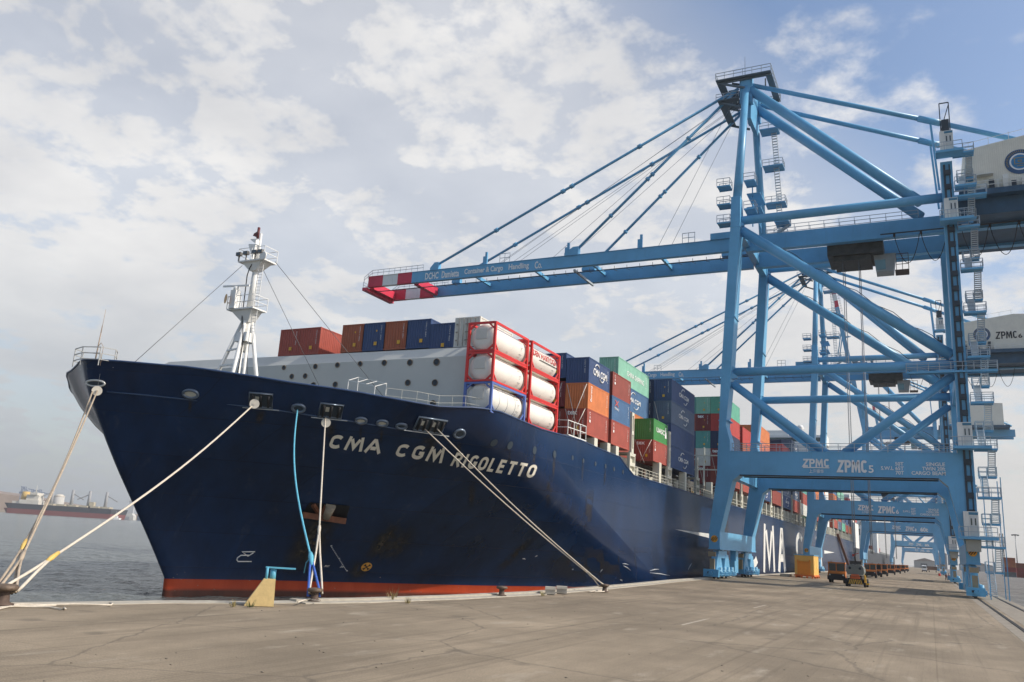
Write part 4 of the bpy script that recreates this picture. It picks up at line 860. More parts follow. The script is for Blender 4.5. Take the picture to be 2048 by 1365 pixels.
def crane(root, detail=True, boom_up=False, rope_z=4.5):
    P = lambda mb, name, m=CRANE, par=None: mb.build(name, m, par or root)
    # travelling gear
    for X in (-25.9, LX):
        sgn = 1 if X > 0 else -1
        mb = MB(); mb.box(X-.72, X+.72, -12.9, 13.0, 3.9, 6.2); mb.box(X-.8, X+.8, -13, 13.1, 3.82, 3.95); sill = P(mb, 'sill_beam')
        for yy in ((-9.3, 9.3) if detail else (-9.3, 9.3)):
            b0 = MB(); prism(b0, [(X-.35, 3.9), (X+.35, 3.9), (X+.35, 2.9), (X-.35, 2.9)], yy-.5, yy+.5)
            for q in (-2.4, 2.4):
                b0.hexa([(X-.42, yy+q-2.0, 1.1), (X+.42, yy+q-2.0, 1.1), (X+.42, yy+q+2.0, 1.1), (X-.42, yy+q+2.0, 1.1), (X-.4, yy+q-.8, 3.2), (X+.4, yy+q-.8, 3.2), (X+.4, yy+q+.8, 3.2), (X-.4, yy+q+.8, 3.2)])
                b0.box(X-.5, X+.5, yy+q-2.05, yy+q+2.05, .5, 1.2)
            b0.box(X-.36, X+.36, yy-2.6, yy+2.6, 2.7, 3.7); bg = P(b0, 'bogie')
            for q in (-3.6, -1.2, 1.2, 3.6):
                w = MB(); w.lathe((X-.14, yy+q, .36), [(.3, 0), (.36, .03), (.36, .25), (.3, .28)], 16, 'X'); P(w, 'wheel', RUST, bg)
                mo = MB(); mo.tube((X+.5, yy+q, .95), (X+1.05, yy+q, .95), .24, n=10); mo.tube((X+.75, yy+q+.5, .7), (X+.75, yy+q+.5, 1.55), .2, n=10); mo.box(X+.5, X+1.0, yy+q-.5, yy+q+.7, .42, .62); P(mo, 'drive_motor', mat('motor_pale_blue', (.25, .5, .66), .5), bg)
                if detail: g = MB(); railing(g, [(X+1.15, yy+q-.9, .4), (X+1.15, yy+q+.9, .4)], .5, 2, .03, .35); P(g, 'guard', CRANE, bg)
            cb = MB(); cb.box(X-.3, X+.3, yy-4.95, yy-4.5, 1.2, 2.6); cb.box(X-.5, X+.45, yy-4.9, yy-4.5, 2.9, 3.5); P(cb, 'control_cabinet', mat('cabinet_tan', (.3, .24, .15), .6), bg)
        cp = MB(); cp.box(X-.4, X+.4, -.9, .9, .7, 3.9); cp.box(X-.55, X+.55, -2.4, -1.2, .4, 2.4); P(cp, 'tie_down_post')
        for yy, d in ((-13.0, -1), (13.0, 1)):
            bm_ = MB(); y0, y1 = sorted((yy+d*1.1, yy+d*1.9)); bm_.box(X-1.0, X+.95, y0, y1, .3, 1.25); bm_.tube((X, yy+d*1.9, .75), (X, yy+d*2.3, .75), .25, n=10); bo = P(bm_, 'bumper', mat('bumper_blue', (.12, .4, .62), .45, var=.1, rust=.15))
            b2 = MB(); yq = yy+d*1.92; b2.box(X-.45, X+.25, min(yq, yq-d*.05), max(yq, yq-d*.05)+.01, .7, .95); P(b2, 'bumper_slot', CRANE_D, bo)
        if detail:
            dk = MB(); dk.disc((X, -12.93, 5.2), (0, -1, 0), .46, 24); wd = P(dk, 'warning_disc', mat('hazard_orange', (.8, .36, .03), .5), sill)
            st = MB()
            for k in (-2, 0, 2):
                c = k*.13; L = math.sqrt(max(.42**2-(c*1.2)**2, .02))*.95
                st.hexa([(X+c-L*.6-.05, -12.95, 5.2-L*.8), (X+c-L*.6+.07, -12.95, 5.2-L*.8), (X+c-L*.6+.07, -12.94, 5.2-L*.8), (X+c-L*.6-.05, -12.94, 5.2-L*.8), (X+c+L*.6-.05, -12.95, 5.2+L*.8), (X+c+L*.6+.07, -12.95, 5.2+L*.8), (X+c+L*.6+.07, -12.94, 5.2+L*.8), (X+c+L*.6-.05, -12.94, 5.2+L*.8)])
            P(st, 'stripes', BLACK, wd)
    for yc in (NEAR, FAR):
        y0, y1 = yc-1.35, yc+1.35
        # seaside leg: tapered lower part, slender upper part
        mb = MB(); prism(mb, [(-26.6, 6.2), (-25.15, 6.2), (-23.5, 13.0), (-22.6, 13.75), (-22.6, 14), (-25.55, 14)], y0, y1); prism(mb, [(-25.55, 14), (-23.9, 14), (-23.8, 18.4), (-24.35, 20.5), (-23.65, 28), (-22.25, 50.5), (-23.6, 50.5), (-25.0, 28), (-25.4, 18)], y0, y1)
        for zc in (21.2, 36, 49.6): xs = sea_x(zc); mb.box(xs-.74, xs+.72, y0-.04, y1+.04, zc, zc+.12)
        P(mb, 'sea_leg')
        mb = MB(); prism(mb, [(3.75, 6.2), (5.25, 6.2), (5.3, 14), (1.5, 14), (1.5, 13.75), (2.4, 12.9)], y0, y1); prism(mb, [(3.9, 14), (5.3, 14), (5.3, 55.5), (3.9, 55.5), (3.9, 20.5), (3.5, 18.4)], y0, y1)
        for zc in (21.2, 36, 49.6): mb.box(3.86, 5.34, y0-.04, y1+.04, zc, zc+.12)
        P(mb, 'land_leg')
        mb = MB(); mb.box(-25.5, 5.28, y0+.03, y1-.03, 13.82, 16.95); mb.box(-23.8, 3.7, y0-.02, y0+.03, 16.9, 17.0); pb = P(mb, 'portal_beam'); mb = MB(); mb.box(-22.5, 1.4, y0-.07, y0+.03, 13.68, 13.83); mb.box(-22.5, 1.4, y1-.03, y1+.07, 13.68, 13.83); P(mb, 'rubber_seal', BLACK, pb)
        if detail:
            mb = MB(); zigzag_rail(mb, (-23.5, y0, 16.95), (3.6, y0, 16.95)); zigzag_rail(mb, (-23.5, y1, 16.95), (3.6, y1, 16.95)); P(mb, 'portal_railing', RAILM)
        n = 18 if detail else 10
        for z, r, xa, xb in ((28.3, .6, sea_x(28.3)+.55, LX-.6), (51.0, .64, sea_x(51)+.4, LX-.6)):
            mb = MB(); mb.tube((xa, yc, z), (xb, yc, z), r, n=n)
            mb.hexa([(xa-.6, yc-.9, z-1.2), (xa+.6, yc-.3, z-.9), (xa+.6, yc+.3, z-.9), (xa-.6, yc+.9, z-1.2), (xa-.6, yc-.9, z+1.0), (xa+.6, yc-.3, z+.5), (xa+.6, yc+.3, z+.5), (xa-.6, yc+.9, z+1.0)]); P(mb, 'tie_pipe')
        for a, b_, r in (((sea_x(49.3)+.7, yc, 49.4), (LX-.7, yc, 29.4), .72), ((sea_x(27)+.6, yc, 26.6), (-11.6, yc, 17.0), .56), ((LX-.8, yc, 26.8), (-9.3, yc, 17.0), .56)):
            mb = MB(); mb.tube(a, b_, r, n=n)
            e = V(b_)-V(a); e.normalize(); mb.tube(V(a)-e*.2, V(a)+e*1.2, r*.35, r, n); P(mb, 'brace_pipe')
        if detail:
            mb = MB(); A = V((sea_x(49.3)+.7, yc, 49.4)); B = V((LX-.7, yc, 29.4))
            mb.path([A.lerp(B, t)+V((0, -.2, .95-.25*math.sin(t*40))) for t in [k/24 for k in range(4, 25)]], .05, 5); P(mb, 'conduit', CRANE_D)
        s = -1 if yc < 0 else 1
        mb = MB(); xs = sea_x(52); mb.hexa([(xs-.75, yc-1.35, 50.5), (xs+.65, yc-1.35, 50.5), (xs+.65, yc+1.35, 50.5), (xs-.75, yc+1.35, 50.5), (xs-.7, yc-.85, 54.6), (xs+.6, yc-.85, 54.6), (xs+.6, yc+.85, 54.6), (xs-.7, yc+.85, 54.6)])
        mb.tube((xs-.05, yc, 54), (-22.9, s*3.4, 78.2), .66, .56, n); P(mb, 'pylon')
        mb = MB(); mb.tube((-22.3, s*3.3, 77), (1.3, -11.0 if yc < 0 else -3.9, 50.9 if yc < 0 else 51.6), .74, n=n); P(mb, 'back_brace')
        mb = MB(); mb.tube((-22.4, s*3.4, 77.9), (3.2, s*3.6, 66.5), .36, n=n); mb.tube((3.2, s*3.6, 66.5), (33, s*4, 52.5), .36, n=n); mb.tube((1.8, s*3.58, 67.12), (4.6, s*3.62, 65.85), .5, n=8); mb.bar((3.3, s*3.6, 66.3), (3.9, s*3.6, 55.5), .28); P(mb, 'backstay')
        # cross ties between the two frames at each leg line
    for z, X in ((14.6, -24.6), (14.6, 4.6), (27.5, 4.6), (50.2, -22.9), (54.8, 4.6)):
        mb = MB(); mb.box(X-.5, X+.5, NEAR+1.3, FAR-1.3, z-.8, z+.8); P(mb, 'cross_beam')
    # apex
    mb = MB(); mb.box(-23.6, -22.2, -4.2, 4.2, 76.2, 78.4); mb.box(-23.9, -21.9, -4.0, -2.8, 74.5, 79.2); mb.box(-23.9, -21.9, 2.8, 4.0, 74.5, 79.2); mb.hexa([(-22.9, -3.3, 72), (-22.3, -3.3, 72), (-22.3, 3.3, 72), (-22.9, 3.3, 72), (-23.6, -3.3, 76.2), (-22.2, -3.3, 76.2), (-22.2, 3.3, 76.2), (-23.6, 3.3, 76.2)]); ap = P(mb, 'apex_head')
    mb = MB()
    for y0, y1 in ((-5, -3.6), (3.8, 5.2)): mb.box(-27.6, -18.8, y0, y1, 78.8, 78.95); mb.bar((-27.4, (y0+y1)/2, 78.6), (-18.9, (y0+y1)/2, 78.6), .2, .3)
    for x0, x1 in ((-27.6, -26.4), (-19.8, -18.8)): mb.box(x0, x1, -3.6, 3.8, 78.8, 78.95)
    mb.box(-26.2, -25.2, -1.5, 1.5, 77.6, 78.7); mb.bar((-23, -4.3, 77), (-27, -4.3, 78.6), .3); mb.bar((-23, 4.5, 77), (-27, 4.5, 78.6), .3)
    mb.box(-27.4, -26.2, -4.6, 4.6, 75.3, 75.45); mb.box(-26.2, -24, -4.6, -3.4, 75.3, 75.45); mb.bar((-23.8, -4, 73.9), (-27, -4, 75.2), .3); mb.bar((-23.8, 4, 73.9), (-27, 4, 75.2), .3); P(mb, 'platform', mat('crane_platform_grey', (.1, .14, .17), .6), ap)
    mb = MB(); railing(mb, [(-27.6, -5, 79), (-18.8, -5, 79), (-18.8, 5.2, 79), (-27.6, 5.2, 79), (-27.6, -5, 79)], 1.1, 2, .04, 1.5); railing(mb, [(-27.6, -4.6, 75.5), (-24, -4.6, 75.5)], 1.0, 2, .04, 1.2); P(mb, 'railing', RAILM, ap)
    mb = MB(); mb.tube((-25.5, -2, 79.6), (-19, 4, 80.6), .16, n=6); mb.tube((-23.2, -3, 79), (-23.2, -3, 83.5), .05, .02, 6); mb.tube((-20.6, 1, 79), (-20.6, 1, 81.2), .12, n=6)
    for q in (-1.5, 1.5): mb.lathe((-24.8, q, 77.6), [(.5, -.15), (.75, -.1), (.75, .1), (.5, .15)], 14, 'Y')
    P(mb, 'sheaves', CRANE_D, ap)
    # main girders, landside
    GZ0, GZ1 = 48.85, 51.3
    for y in (-3.95, 4.05):
        mb = MB(); mb.box(-23.0, 34, y-.42, y+.42, GZ0, GZ1); mb.box(-23, 34, y-.55, y+.55, GZ0-.08, GZ0); P(mb, 'main_girder')
        if detail: mb = MB(); zigzag_rail(mb, (-20, y-.7, GZ1), (1, y-.7, GZ1), 1.1, .035, 2.2); zigzag_rail(mb, (-20, y+.7, GZ1), (1, y+.7, GZ1), 1.1, .035, 2.2); P(mb, 'girder_railing', RAILM)
    # boom
    T = Matrix.Identity(4)
    if boom_up: T = Matrix.Translation((-23.2, 0, 50)) @ Matrix.Rotation(R(79), 4, 'Y') @ Matrix.Scale(.84, 4) @ Matrix.Translation((23.2, 0, -50))
    def BP(mb, name, m=CRANE): mb.v = [T @ v for v in mb.v]; return P(mb, name, m)
    tipm = [CRIMSON, WHITE, CRANE]
    for y in (-3.95, 4.05):
        mb = MB()
        for x0, x1, k in ((-94.6, -91.2, 0), (-91.2, -87.8, 1), (-87.8, -84.6, 0), (-84.6, -23.4, 2)): mb.mi = k; zb = GZ0+.3 if y < 0 else GZ0-.05; zt = GZ1 if y < 0 else GZ1-.25; mb.box(x0, x1, y-.3, y+.3, zb+.08, zt-.08); mb.box(x0, x1, y-.42, y+.42, zb, zb+.08); mb.box(x0, x1, y-.4, y+.4, zt-.08, zt)
        mb.mi = 2; mb.box(-28.5, -23.4, y-.6, y+.6, GZ1-.04, GZ1+1.0); BP(mb, 'boom_girder', tipm)
    for x in (-94.2, -84.0): mb = MB(); mb.box(x-.5, x+.5, -3.4, 3.5, GZ0+.1, GZ0+1.6); BP(mb, 'tip_cross_beam', CRIMSON)
    mb = MB(); mb.box(-95.6, -94.6, -4.6, 4.7, GZ0-.4, GZ0+.2); BP(mb, 'tip_platform', CRIMSON)
    for x in (-72, -60, -49, -37): mb = MB(); mb.box(x-.2, x+.2, -3.7, 3.8, GZ0+.9, GZ0+1.5); BP(mb, 'boom_cross_beam')
    for x in (-69, -53, -40): mb = MB(); mb.box(x-.2, x+.2, -4.1, -3.8, GZ1-.1, GZ1+2.4); mb.box(x-.6, x-.2, -4.1, -3.8, GZ1-.1, GZ1+1.6); BP(mb, 'rope_guide_post')
    for a in ((-53.5, -51, -4.5, -3.4), (-53.5, -51, 3.6, 4.6), (-80.6, -78.8, -4.4, -3.5), (-80.6, -78.8, 3.6, 4.5)): mb = MB(); prism(mb, [(a[0], GZ1-.1), (a[1], GZ1-.1), (a[1], GZ1+1.4), (a[1]-.9, GZ1+1.4), (a[0], GZ1+.4)], a[2], a[3]); BP(mb, 'stay_anchor')
    mb = MB(); railing(mb, [(-95.4, -4.5, GZ1-1.2), (-93.6, -4.5, GZ1), (-82, -4.5, GZ1)], 1.1, 2, .035, 1.3); railing(mb, [(-95.4, 4.6, GZ1-1.2), (-93.6, 4.6, GZ1), (-82, 4.6, GZ1)], 1.1, 2, .035, 1.3); railing(mb, [(-95.5, -4.5, GZ0+.2), (-95.5, 4.6, GZ0+.2)], 1.1, 2, .035, 1.3); BP(mb, 'tip_railing', RAILM)
    if detail:
        mb = MB()
        for k in range(26): x = -80+k*2.2; mb.path([(x, -3.3, GZ0+.1), (x, -3.2, GZ0-.6), (x+.5, -3.15, GZ0-.75)], .045, 5)
        mb.bar((-94, -2.6, GZ0-.2), (-23, -2.6, GZ0-.2), .2, .1); BP(mb, 'festoon_brackets', CRANE_D)
        mb = MB(); railing(mb, [(-66, -4.4, GZ1), (-64, -4.4, GZ1)], 1.6, 2, .04, 1); railing(mb, [(-33, -4.4, GZ1), (-31, -4.4, GZ1)], 1.6, 2, .04, 1); mb.bar((-52, -3.4, GZ0), (-50.5, 2, GZ0-1.2), .35); BP(mb, 'boom_ladders', RAILM)
        lt = MB(); Y = -4.29
        for w, xa, xb in (("DCHC", -81.6, -78.7), ("Damietta", -78.0, -74.3), ("Container & Cargo", -73.2, -65.3), ("Handling", -64.2, -60.2), ("Co.", -59.1, -57.7)):
            put_text(lt, w, quad_fn((xa, Y, GZ0+.62), (xb-xa, 0, 0), (0, 0, 1.35)), .03)
        BP(lt, 'lettering', WHITE_CLEAN)
    # forestays and hoist ropes
    for s in (-1, 1):
        for xe, r in ((-79.5, .24), (-51.5, .24)):
            E_ = V((xe, s*4, GZ1+.9)); S_ = V((-24.2, s*3.4, 77.6))
            if boom_up: E_ = T @ E_; M_ = S_.lerp(E_, .5)+V((-6, 0, -7)); mb = MB(); mb.tube(S_, M_, r, n=8); mb.tube(M_, E_, r, n=8)
            else:
                mb = MB(); mb.tube(S_, E_, r, n=8)
                for t in (.3, .52, .55, .78): mb.tube(S_.lerp(E_, t-.006), S_.lerp(E_, t+.006), .4, n=8)
            P(mb, 'forestay')
        if not boom_up:
            for k, xe in enumerate((-70, -69, -58, -38)):
                mb = MB(); mb.tube((-24.8, s*(1+.3*k), 77.4), (xe, s*(1.2+.4*k), GZ1-.2), .035, n=4); P(mb, 'hoist_wire', mat('hoist_wire_grey', (.25, .27, .3), .5, .3))
    # stairs on the pylons
    def flight(a, b_, w, name='stair_flight', par=None):
        a = V(a); b_ = V(b_); mb = MB(); n = 14; d = (b_-a); hz = V((d.x, d.y, 0)).normalized(); sd = V((-hz.y, hz.x, 0))
        for k in range(n): p = a.lerp(b_, (k+.5)/n); mb.bar(p-sd*w/2, p+sd*w/2, .28, .09)
        for s in (-1, 1): mb.bar(a+sd*s*w/2, b_+sd*s*w/2, .05, .22); mb.bar(a+sd*s*w/2+V((0, 0, 1)), b_+sd*s*w/2+V((0, 0, 1)), .045); 
        for k in (0, 4, 9, 13): p = a.lerp(b_, (k+.5)/n)+sd*w/2; mb.bar(p, p+V((0, 0, 1)), .04); p = p-sd*w; mb.bar(p, p+V((0, 0, 1)), .04)
        return P(mb, name, mat('stair_galvanised', (.55, .58, .6), .5, .2), par)
    def landing(x0, x1, y0, y1, z):
        mb = MB(); mb.box(x0, x1, y0, y1, z-.1, z); mb.bar((x0, y0, z-.15), (x1, y0, z-.15), .08, .2); mb.bar((x0, y1, z-.15), (x1, y1, z-.15), .08, .2); l = P(mb, 'landing')
        mb = MB(); railing(mb, [(x0, y0, z), (x1, y0, z), (x1, y1, z), (x0, y1, z)], 1.1, 2, .035, 1.2); P(mb, 'railing', RAILM, l); return l
    if detail:
        for k, (z0, z1) in enumerate(((56.5, 62), (62, 68), (68, 73.5))):
            fy = FAR-(z0-54)*.335+.6; landing(-22.2, -18.9, fy-.9, fy+1.6, z0)
            flight((-20.1, fy+1.4, z0), (-20.1, fy-1.8, z1), .8)
        landing(-22.2, -19.2, 3.8, 6.2, 73.5)
        for z in (50.6, 53.5, 56.4): landing(-25.6, -23.7, NEAR-1.4, NEAR+.4, z)
        for z in (53, 57.5): landing(-22.0, -20.4, NEAR+.2, NEAR+2.6, z)
        mb = MB()
        for a, b_ in (((-21.3, -8, 51.3), (-21.3, -8, 58)), ((-20.6, -5, 51.3), (-20.6, -5, 56)), ((-21.3, -8, 52), (-20.6, -5, 55)), ((-21.3, -8, 55), (-20.6, -5, 52))): mb.bar(a, b_, .16)
        for z in (54, 56.2): mb.box(-22, -20, -9, -4, z, z+.12)
        P(mb, 'boom_latch_tower'); flight((-19.6, 2.5, 51.3), (-19.6, 7, 56.3), .8); flight((-19, -3.2, 51.3), (-16.5, -3.2, 53), .8); landing(-18.6, -16.5, -5.4, -3.0, 52.9)
        # stair tower beside the landside leg
        z = .3; k = 0; xa = 5.9
        while z < 55:
            z1 = min(z+2.85, 56.2); x = xa+(.45 if k % 2 == 0 else 1.4)
            ya, yb = (-12.6, -9.4) if k % 2 == 0 else (-9.4, -12.6)
            flight((x, ya, z), (x, yb, z1), .75)
            if k % 2: landing(5.4, xa+1.95, -13.9, -12.5, z1)
            else: landing(xa, xa+1.95, -9.4, -8.3, z1)
            z = z1; k += 1
        mb = MB(); mb.bar((xa+1.95, -13.8, 0), (xa+1.95, -13.8, 14), .1); mb.bar((xa+1.95, -8.4, 0), (xa+1.95, -8.4, 14), .1); mb.bar((xa+.1, -13.8, 0), (xa+.1, -13.8, 14), .1); P(mb, 'stair_post')
        # lift guide and cabins on the face of the landside leg
        mb = MB(); mb.box(4.2, 4.45, NEAR-1.55, NEAR-1.36, 7, 55); mb.box(4.85, 5.0, NEAR-1.5, NEAR-1.36, 7, 55)
        for q in range(24): zz = 7.5+q*2.0; mb.box(4.3, 5.05, NEAR-1.62, NEAR-1.37, zz, zz+.7)
        P(mb, 'lift_guide', CRANE_D)
        for zc in (7.0, 17.6, 46.8, 56.3):
            y0 = NEAR-2.9; x0 = 3.75 if zc < 40 else 4.0
            mb = MB(); mb.box(x0-.6, 7.2 if zc < 50 else 6.6, y0-.5, NEAR-1.38, zc-.32, zc); pl = P(mb, 'cabin_platform')
            mb = MB(); railing(mb, [(x0-.6, y0-.45, zc), (7.1 if zc < 50 else 6.5, y0-.45, zc)], 1.1, 2, .035, 1.0); P(mb, 'railing', RAILM, pl)
            mb = MB(); mb.box(x0, x0+1.55, y0, NEAR-1.4, zc+.02, zc+2.9); cb = P(mb, 'lift_lobby', CGREY)
            mb = MB(); mb.box(x0+.62, x0+1.45, y0-.04, y0+.01, zc+.05, zc+2.35); dr = P(mb, 'door', mat('lobby_door', (.58, .58, .55), .5), cb)
            mb = MB(); mb.box(x0+.72, x0+.86, y0-.06, y0-.03, zc+1.3, zc+2.1); mb.box(x0+1.14, x0+1.28, y0-.06, y0-.03, zc+1.3, zc+2.1); P(mb, 'window', GLASS, dr)
            mb = MB(); mb.box(x0+.55, x0+1.5, y0-.05, y0, zc+2.5, zc+2.8); P(mb, 'sign', mat('sign_teal', (.06, .2, .3), .5), cb)
            if zc < 8: mb = MB(); mb.box(x0+.1, x0+1.6, y0+.1, NEAR-1.4, zc-1.7, zc-.35); P(mb, 'cable_reel_box', mat('cabinet_cream', (.36, .35, .3), .6))
        mb = MB(); mb.bar((4.2, NEAR-2.4, 59.3), (4.2, NEAR-2.4, 63.5), .12); mb.bar((5.3, NEAR-2.4, 59.3), (5.3, NEAR-2.4, 63.5), .12); mb.bar((4.2, NEAR-2.4, 59.5), (5.3, NEAR-2.4, 63.2), .1); mb.bar((4.2, NEAR-2.4, 63.5), (5.3, NEAR-2.4, 63.5), .12); mb.box(4.3, 5.2, NEAR-2.6, NEAR-2.0, 59.3, 61); P(mb, 'lift_head_frame', CRANE_D)
        landing(4.0, 9.0, NEAR-1.3, NEAR+.2, 50.6)
        landing(-1.5, 8.6, NEAR-1.6, NEAR-.6, 27.2)
    # machinery house
    hy0, hy1 = (-8.2, 7.0)
    mb = MB(); corrug = MB()
    prism(mb, [(6.9, 52.3), (30, 52.3), (30, 60.2), (20, 60.8), (6.9, 58.9)], hy0, hy1); mh = P(mb, 'machinery_house', mat('house_cladding', (.76, .71, .6), .5, var=.05, streak=.12))
    if detail:
        for q in range(92): x = 6.95+q*.25; z1 = 58.8+(x-6.9)*.145; corrug.box(x, x+.09, hy0-.05, hy0, 52.35, min(z1, 60.7))
        P(corrug, 'cladding_ribs', mat('house_rib', (.8, .75, .64), .5), mh)
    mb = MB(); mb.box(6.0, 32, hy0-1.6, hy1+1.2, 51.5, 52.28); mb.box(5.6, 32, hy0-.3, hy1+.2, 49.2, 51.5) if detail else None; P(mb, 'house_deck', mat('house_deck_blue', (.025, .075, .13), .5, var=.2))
    mb = MB(); railing(mb, [(6.2, hy0-1.5, 52.3), (31, hy0-1.5, 52.3)], 1.15, 2, .035, 1.5)
    for q in range(9): x = 7.6+q*2.4; z1 = 58.9+(x-6.9)*.145; mb.bar((x, hy0+.2, z1), (x, hy0+.2, z1+1.2), .05)
    mb.bar((6.9, hy0+.2, 59.9), (20, hy0+.2, 61.8), .04); P(mb, 'house_railing', CGREY, mh)
    if detail:
        mb = MB()
        for q, x in enumerate((8.6, 9.6, 11.2, 12.1, 13.3, 14.4, 15.6)): mb.mi = q % 2; mb.box(x, x+.6, hy0-1.2, hy0-.5, 52.3, 53.2+.5*(q % 3))
        mb.mi = 0; mb.box(8.3, 10.2, hy0-.9, hy0, 54.7, 54.85); P(mb, 'air_conditioner', [CGREY, CRANE_D], mh)
        mb = MB(); c = (13.4, hy0-.08, 56.2); mb.disc(c, (0, -1, 0), 1.75, 40); em = P(mb, 'port_emblem', mat('emblem_navy', (.03, .09, .2), .5), mh)
        mb = MB(); mb.disc((c[0], c[1]-.012, c[2]), (0, -1, 0), 1.2, 40, 1.0); P(mb, 'ring', WHITE_CLEAN, em)
        mb = MB(); mb.disc((c[0], c[1]-.014, c[2]), (0, -1, 0), 1.0, 36); P(mb, 'centre', mat('emblem_blue', (.03, .2, .42), .5), em)
        mb = MB(); gy = c[1]-.03
        for k in range(26): t = R(200-k*8.5); mb.bar((c[0]+1.38*math.cos(t), gy, c[2]+1.38*math.sin(t)), (c[0]+1.6*math.cos(t+.05), gy, c[2]+1.6*math.sin(t+.05)), .05)
        for (x0, z0), (x1, z1) in (((-.75, .55), (.75, .55)), ((-.6, .55), (-.6, -.3)), ((.6, .55), (.6, -.3)), ((-.6, -.3), (.6, -.3)), ((-.2, .2), (.25, .2)), ((-.2, .2), (-.2, 0)), ((-.2, 0), (.25, 0)), ((-.35, -.6), (.35, -.6))): mb.bar((c[0]+x0, gy, c[2]+z0), (c[0]+x1, gy, c[2]+z1), .07)
        P(mb, 'gold_lettering', mat('emblem_gold', (.4, .28, .06), .5), em)
    # trolley, cab, festoon, hoist ropes
    mb = MB(); mb.box(-11.4, -3.8, -3.2, 3.3, 47.2, 49.8); mb.box(-10.6, -5.5, -2.6, 2.7, 46.5, 47.2); tr = P(mb, 'trolley', mat('trolley_dark', (.045, .045, .04), .6, var=.5, scale=1))
    mb = MB(); mb.hexa([(-4.9, -1.8, 44.6), (-2.6, -1.8, 44.6), (-2.6, .6, 44.6), (-4.9, .6, 44.6), (-5.2, -1.8, 47.3), (-2.2, -1.8, 47.3), (-2.2, .6, 47.3), (-5.2, .6, 47.3)]); cb = P(mb, 'operator_cab', mat('cab_grey', (.32, .33, .32), .5))
    mb = MB(); mb.hexa([(-4.85, -1.85, 44.9), (-3.6, -1.85, 44.9), (-3.6, -1.79, 44.9), (-4.85, -1.79, 44.9), (-5.05, -1.85, 46.4), (-3.6, -1.85, 46.4), (-3.6, -1.79, 46.4), (-5.05, -1.79, 46.4)]); P(mb, 'window', mat('cab_glass', (.12, .24, .25), .1, spec=.8), cb)
    mb = MB(); railing(mb, [(-2.2, -1.8, 44.7), (-.6, -1.8, 44.7), (-.6, .6, 44.7)], 2.4, 3, .04, 1.0); mb.box(-2.4, -.6, -1.8, .6, 44.55, 44.7); P(mb, 'cab_platform', RUST, cb)
    mb = MB()
    for x in (-9.4, -7.2):
        for y in (-2.2, -1.2, 1.3, 2.2): mb.tube((x, y, 46.8), (x, y, rope_z), .028, n=4)
    P(mb, 'hoist_rope', mat('hoist_wire_grey', (.25, .27, .3), .5, .3))
    if detail:
        for x0 in (-2.2, 1.2, 6.2, 9.6, 13.0, 16.4):
            mb = MB(); mb.path([(x0+3.2*t, -5.3, 48.6-4.2*math.sin(math.pi*t)**.8) for t in [k/14 for k in range(15)]], .05, 5); mb.box(x0-.15, x0+.15, -5.5, -5.1, 48.5, 48.95); P(mb, 'festoon_cable', BLACK)
        mb = MB(); mb.bar((-4, -5.3, 49), (33, -5.3, 49), .18, .14); P(mb, 'festoon_track', CRANE_D)

def portal_text(root, big, sub, right=None, z=14.15, y=NEAR-1.35-.03, xs=(-14.35, -11.1, -10.1, -5.85)):
    mb = MB(); yy = y
    put_strokes(mb, "ZPMC", quad_fn((xs[0], yy, z+.85), (xs[1]-xs[0], 0, 0), (0, 0, 1.05)), .22, .2, .7); mb.box(xs[0], xs[1], yy-.005, yy+.003, z+.7, z+.83)
    put_text(mb, "\u4e0a\u6d77\u632f\u534e", quad_fn((xs[0]+.75, yy, z+.05), (1.8, 0, 0), (0, 0, .5)), .01)
    w = xs[3]-xs[2]; put_strokes(mb, big, quad_fn((xs[2], yy, z+.2), (w*.82, 0, 0), (0, 0, 1.6)), .2, .2, .52); put_text(mb, sub, quad_fn((xs[2]+w*.86, yy, z+.2), (w*.14, 0, 0), (0, 0, .95)), .02)
    if right == 'swl':
        for k, (a, b_) in enumerate((("50T", "SINGLE"), ("65T", "TWIN 20ft"), ("70T", "CARGO BEAM"))):
            zz = z+1.15-.55*k; put_text(mb, a, quad_fn((-3.35, yy, zz), (.95, 0, 0), (0, 0, .46)), .018)
            wb = (2.1, 2.55, 3.75)[k]; put_text(mb, b_, quad_fn((2.2-wb, yy, zz), (wb, 0, 0), (0, 0, .46)), .018)
        put_text(mb, "S.W.L", quad_fn((-5.0, yy, z+.6), (1.45, 0, 0), (0, 0, .46)), .018)
    elif right: put_text(mb, right, quad_fn((-3.2, yy, z+.2), (2.9, 0, 0), (0, 0, 1.5)), .05)
    mb.build('lettering', WHITE_CLEAN, root)
def spreader(root, x, z):
    mb = MB(); mb.box(x-1.5, x+1.5, -2.6, 2.6, z+.6, z+1.4); mb.box(x-1.2, x+1.2, -6.1, 6.1, z, z+.4)
    for q in (-1, 1):
        for y in (-1.7, 1.7): mb.lathe((x+q, y, z+1.5), [(.3, -.1), (.45, 0), (.3, .1)], 12, 'Y')
    mb.build('spreader', mat('spreader_dark', (.05, .06, .065), .6), root)

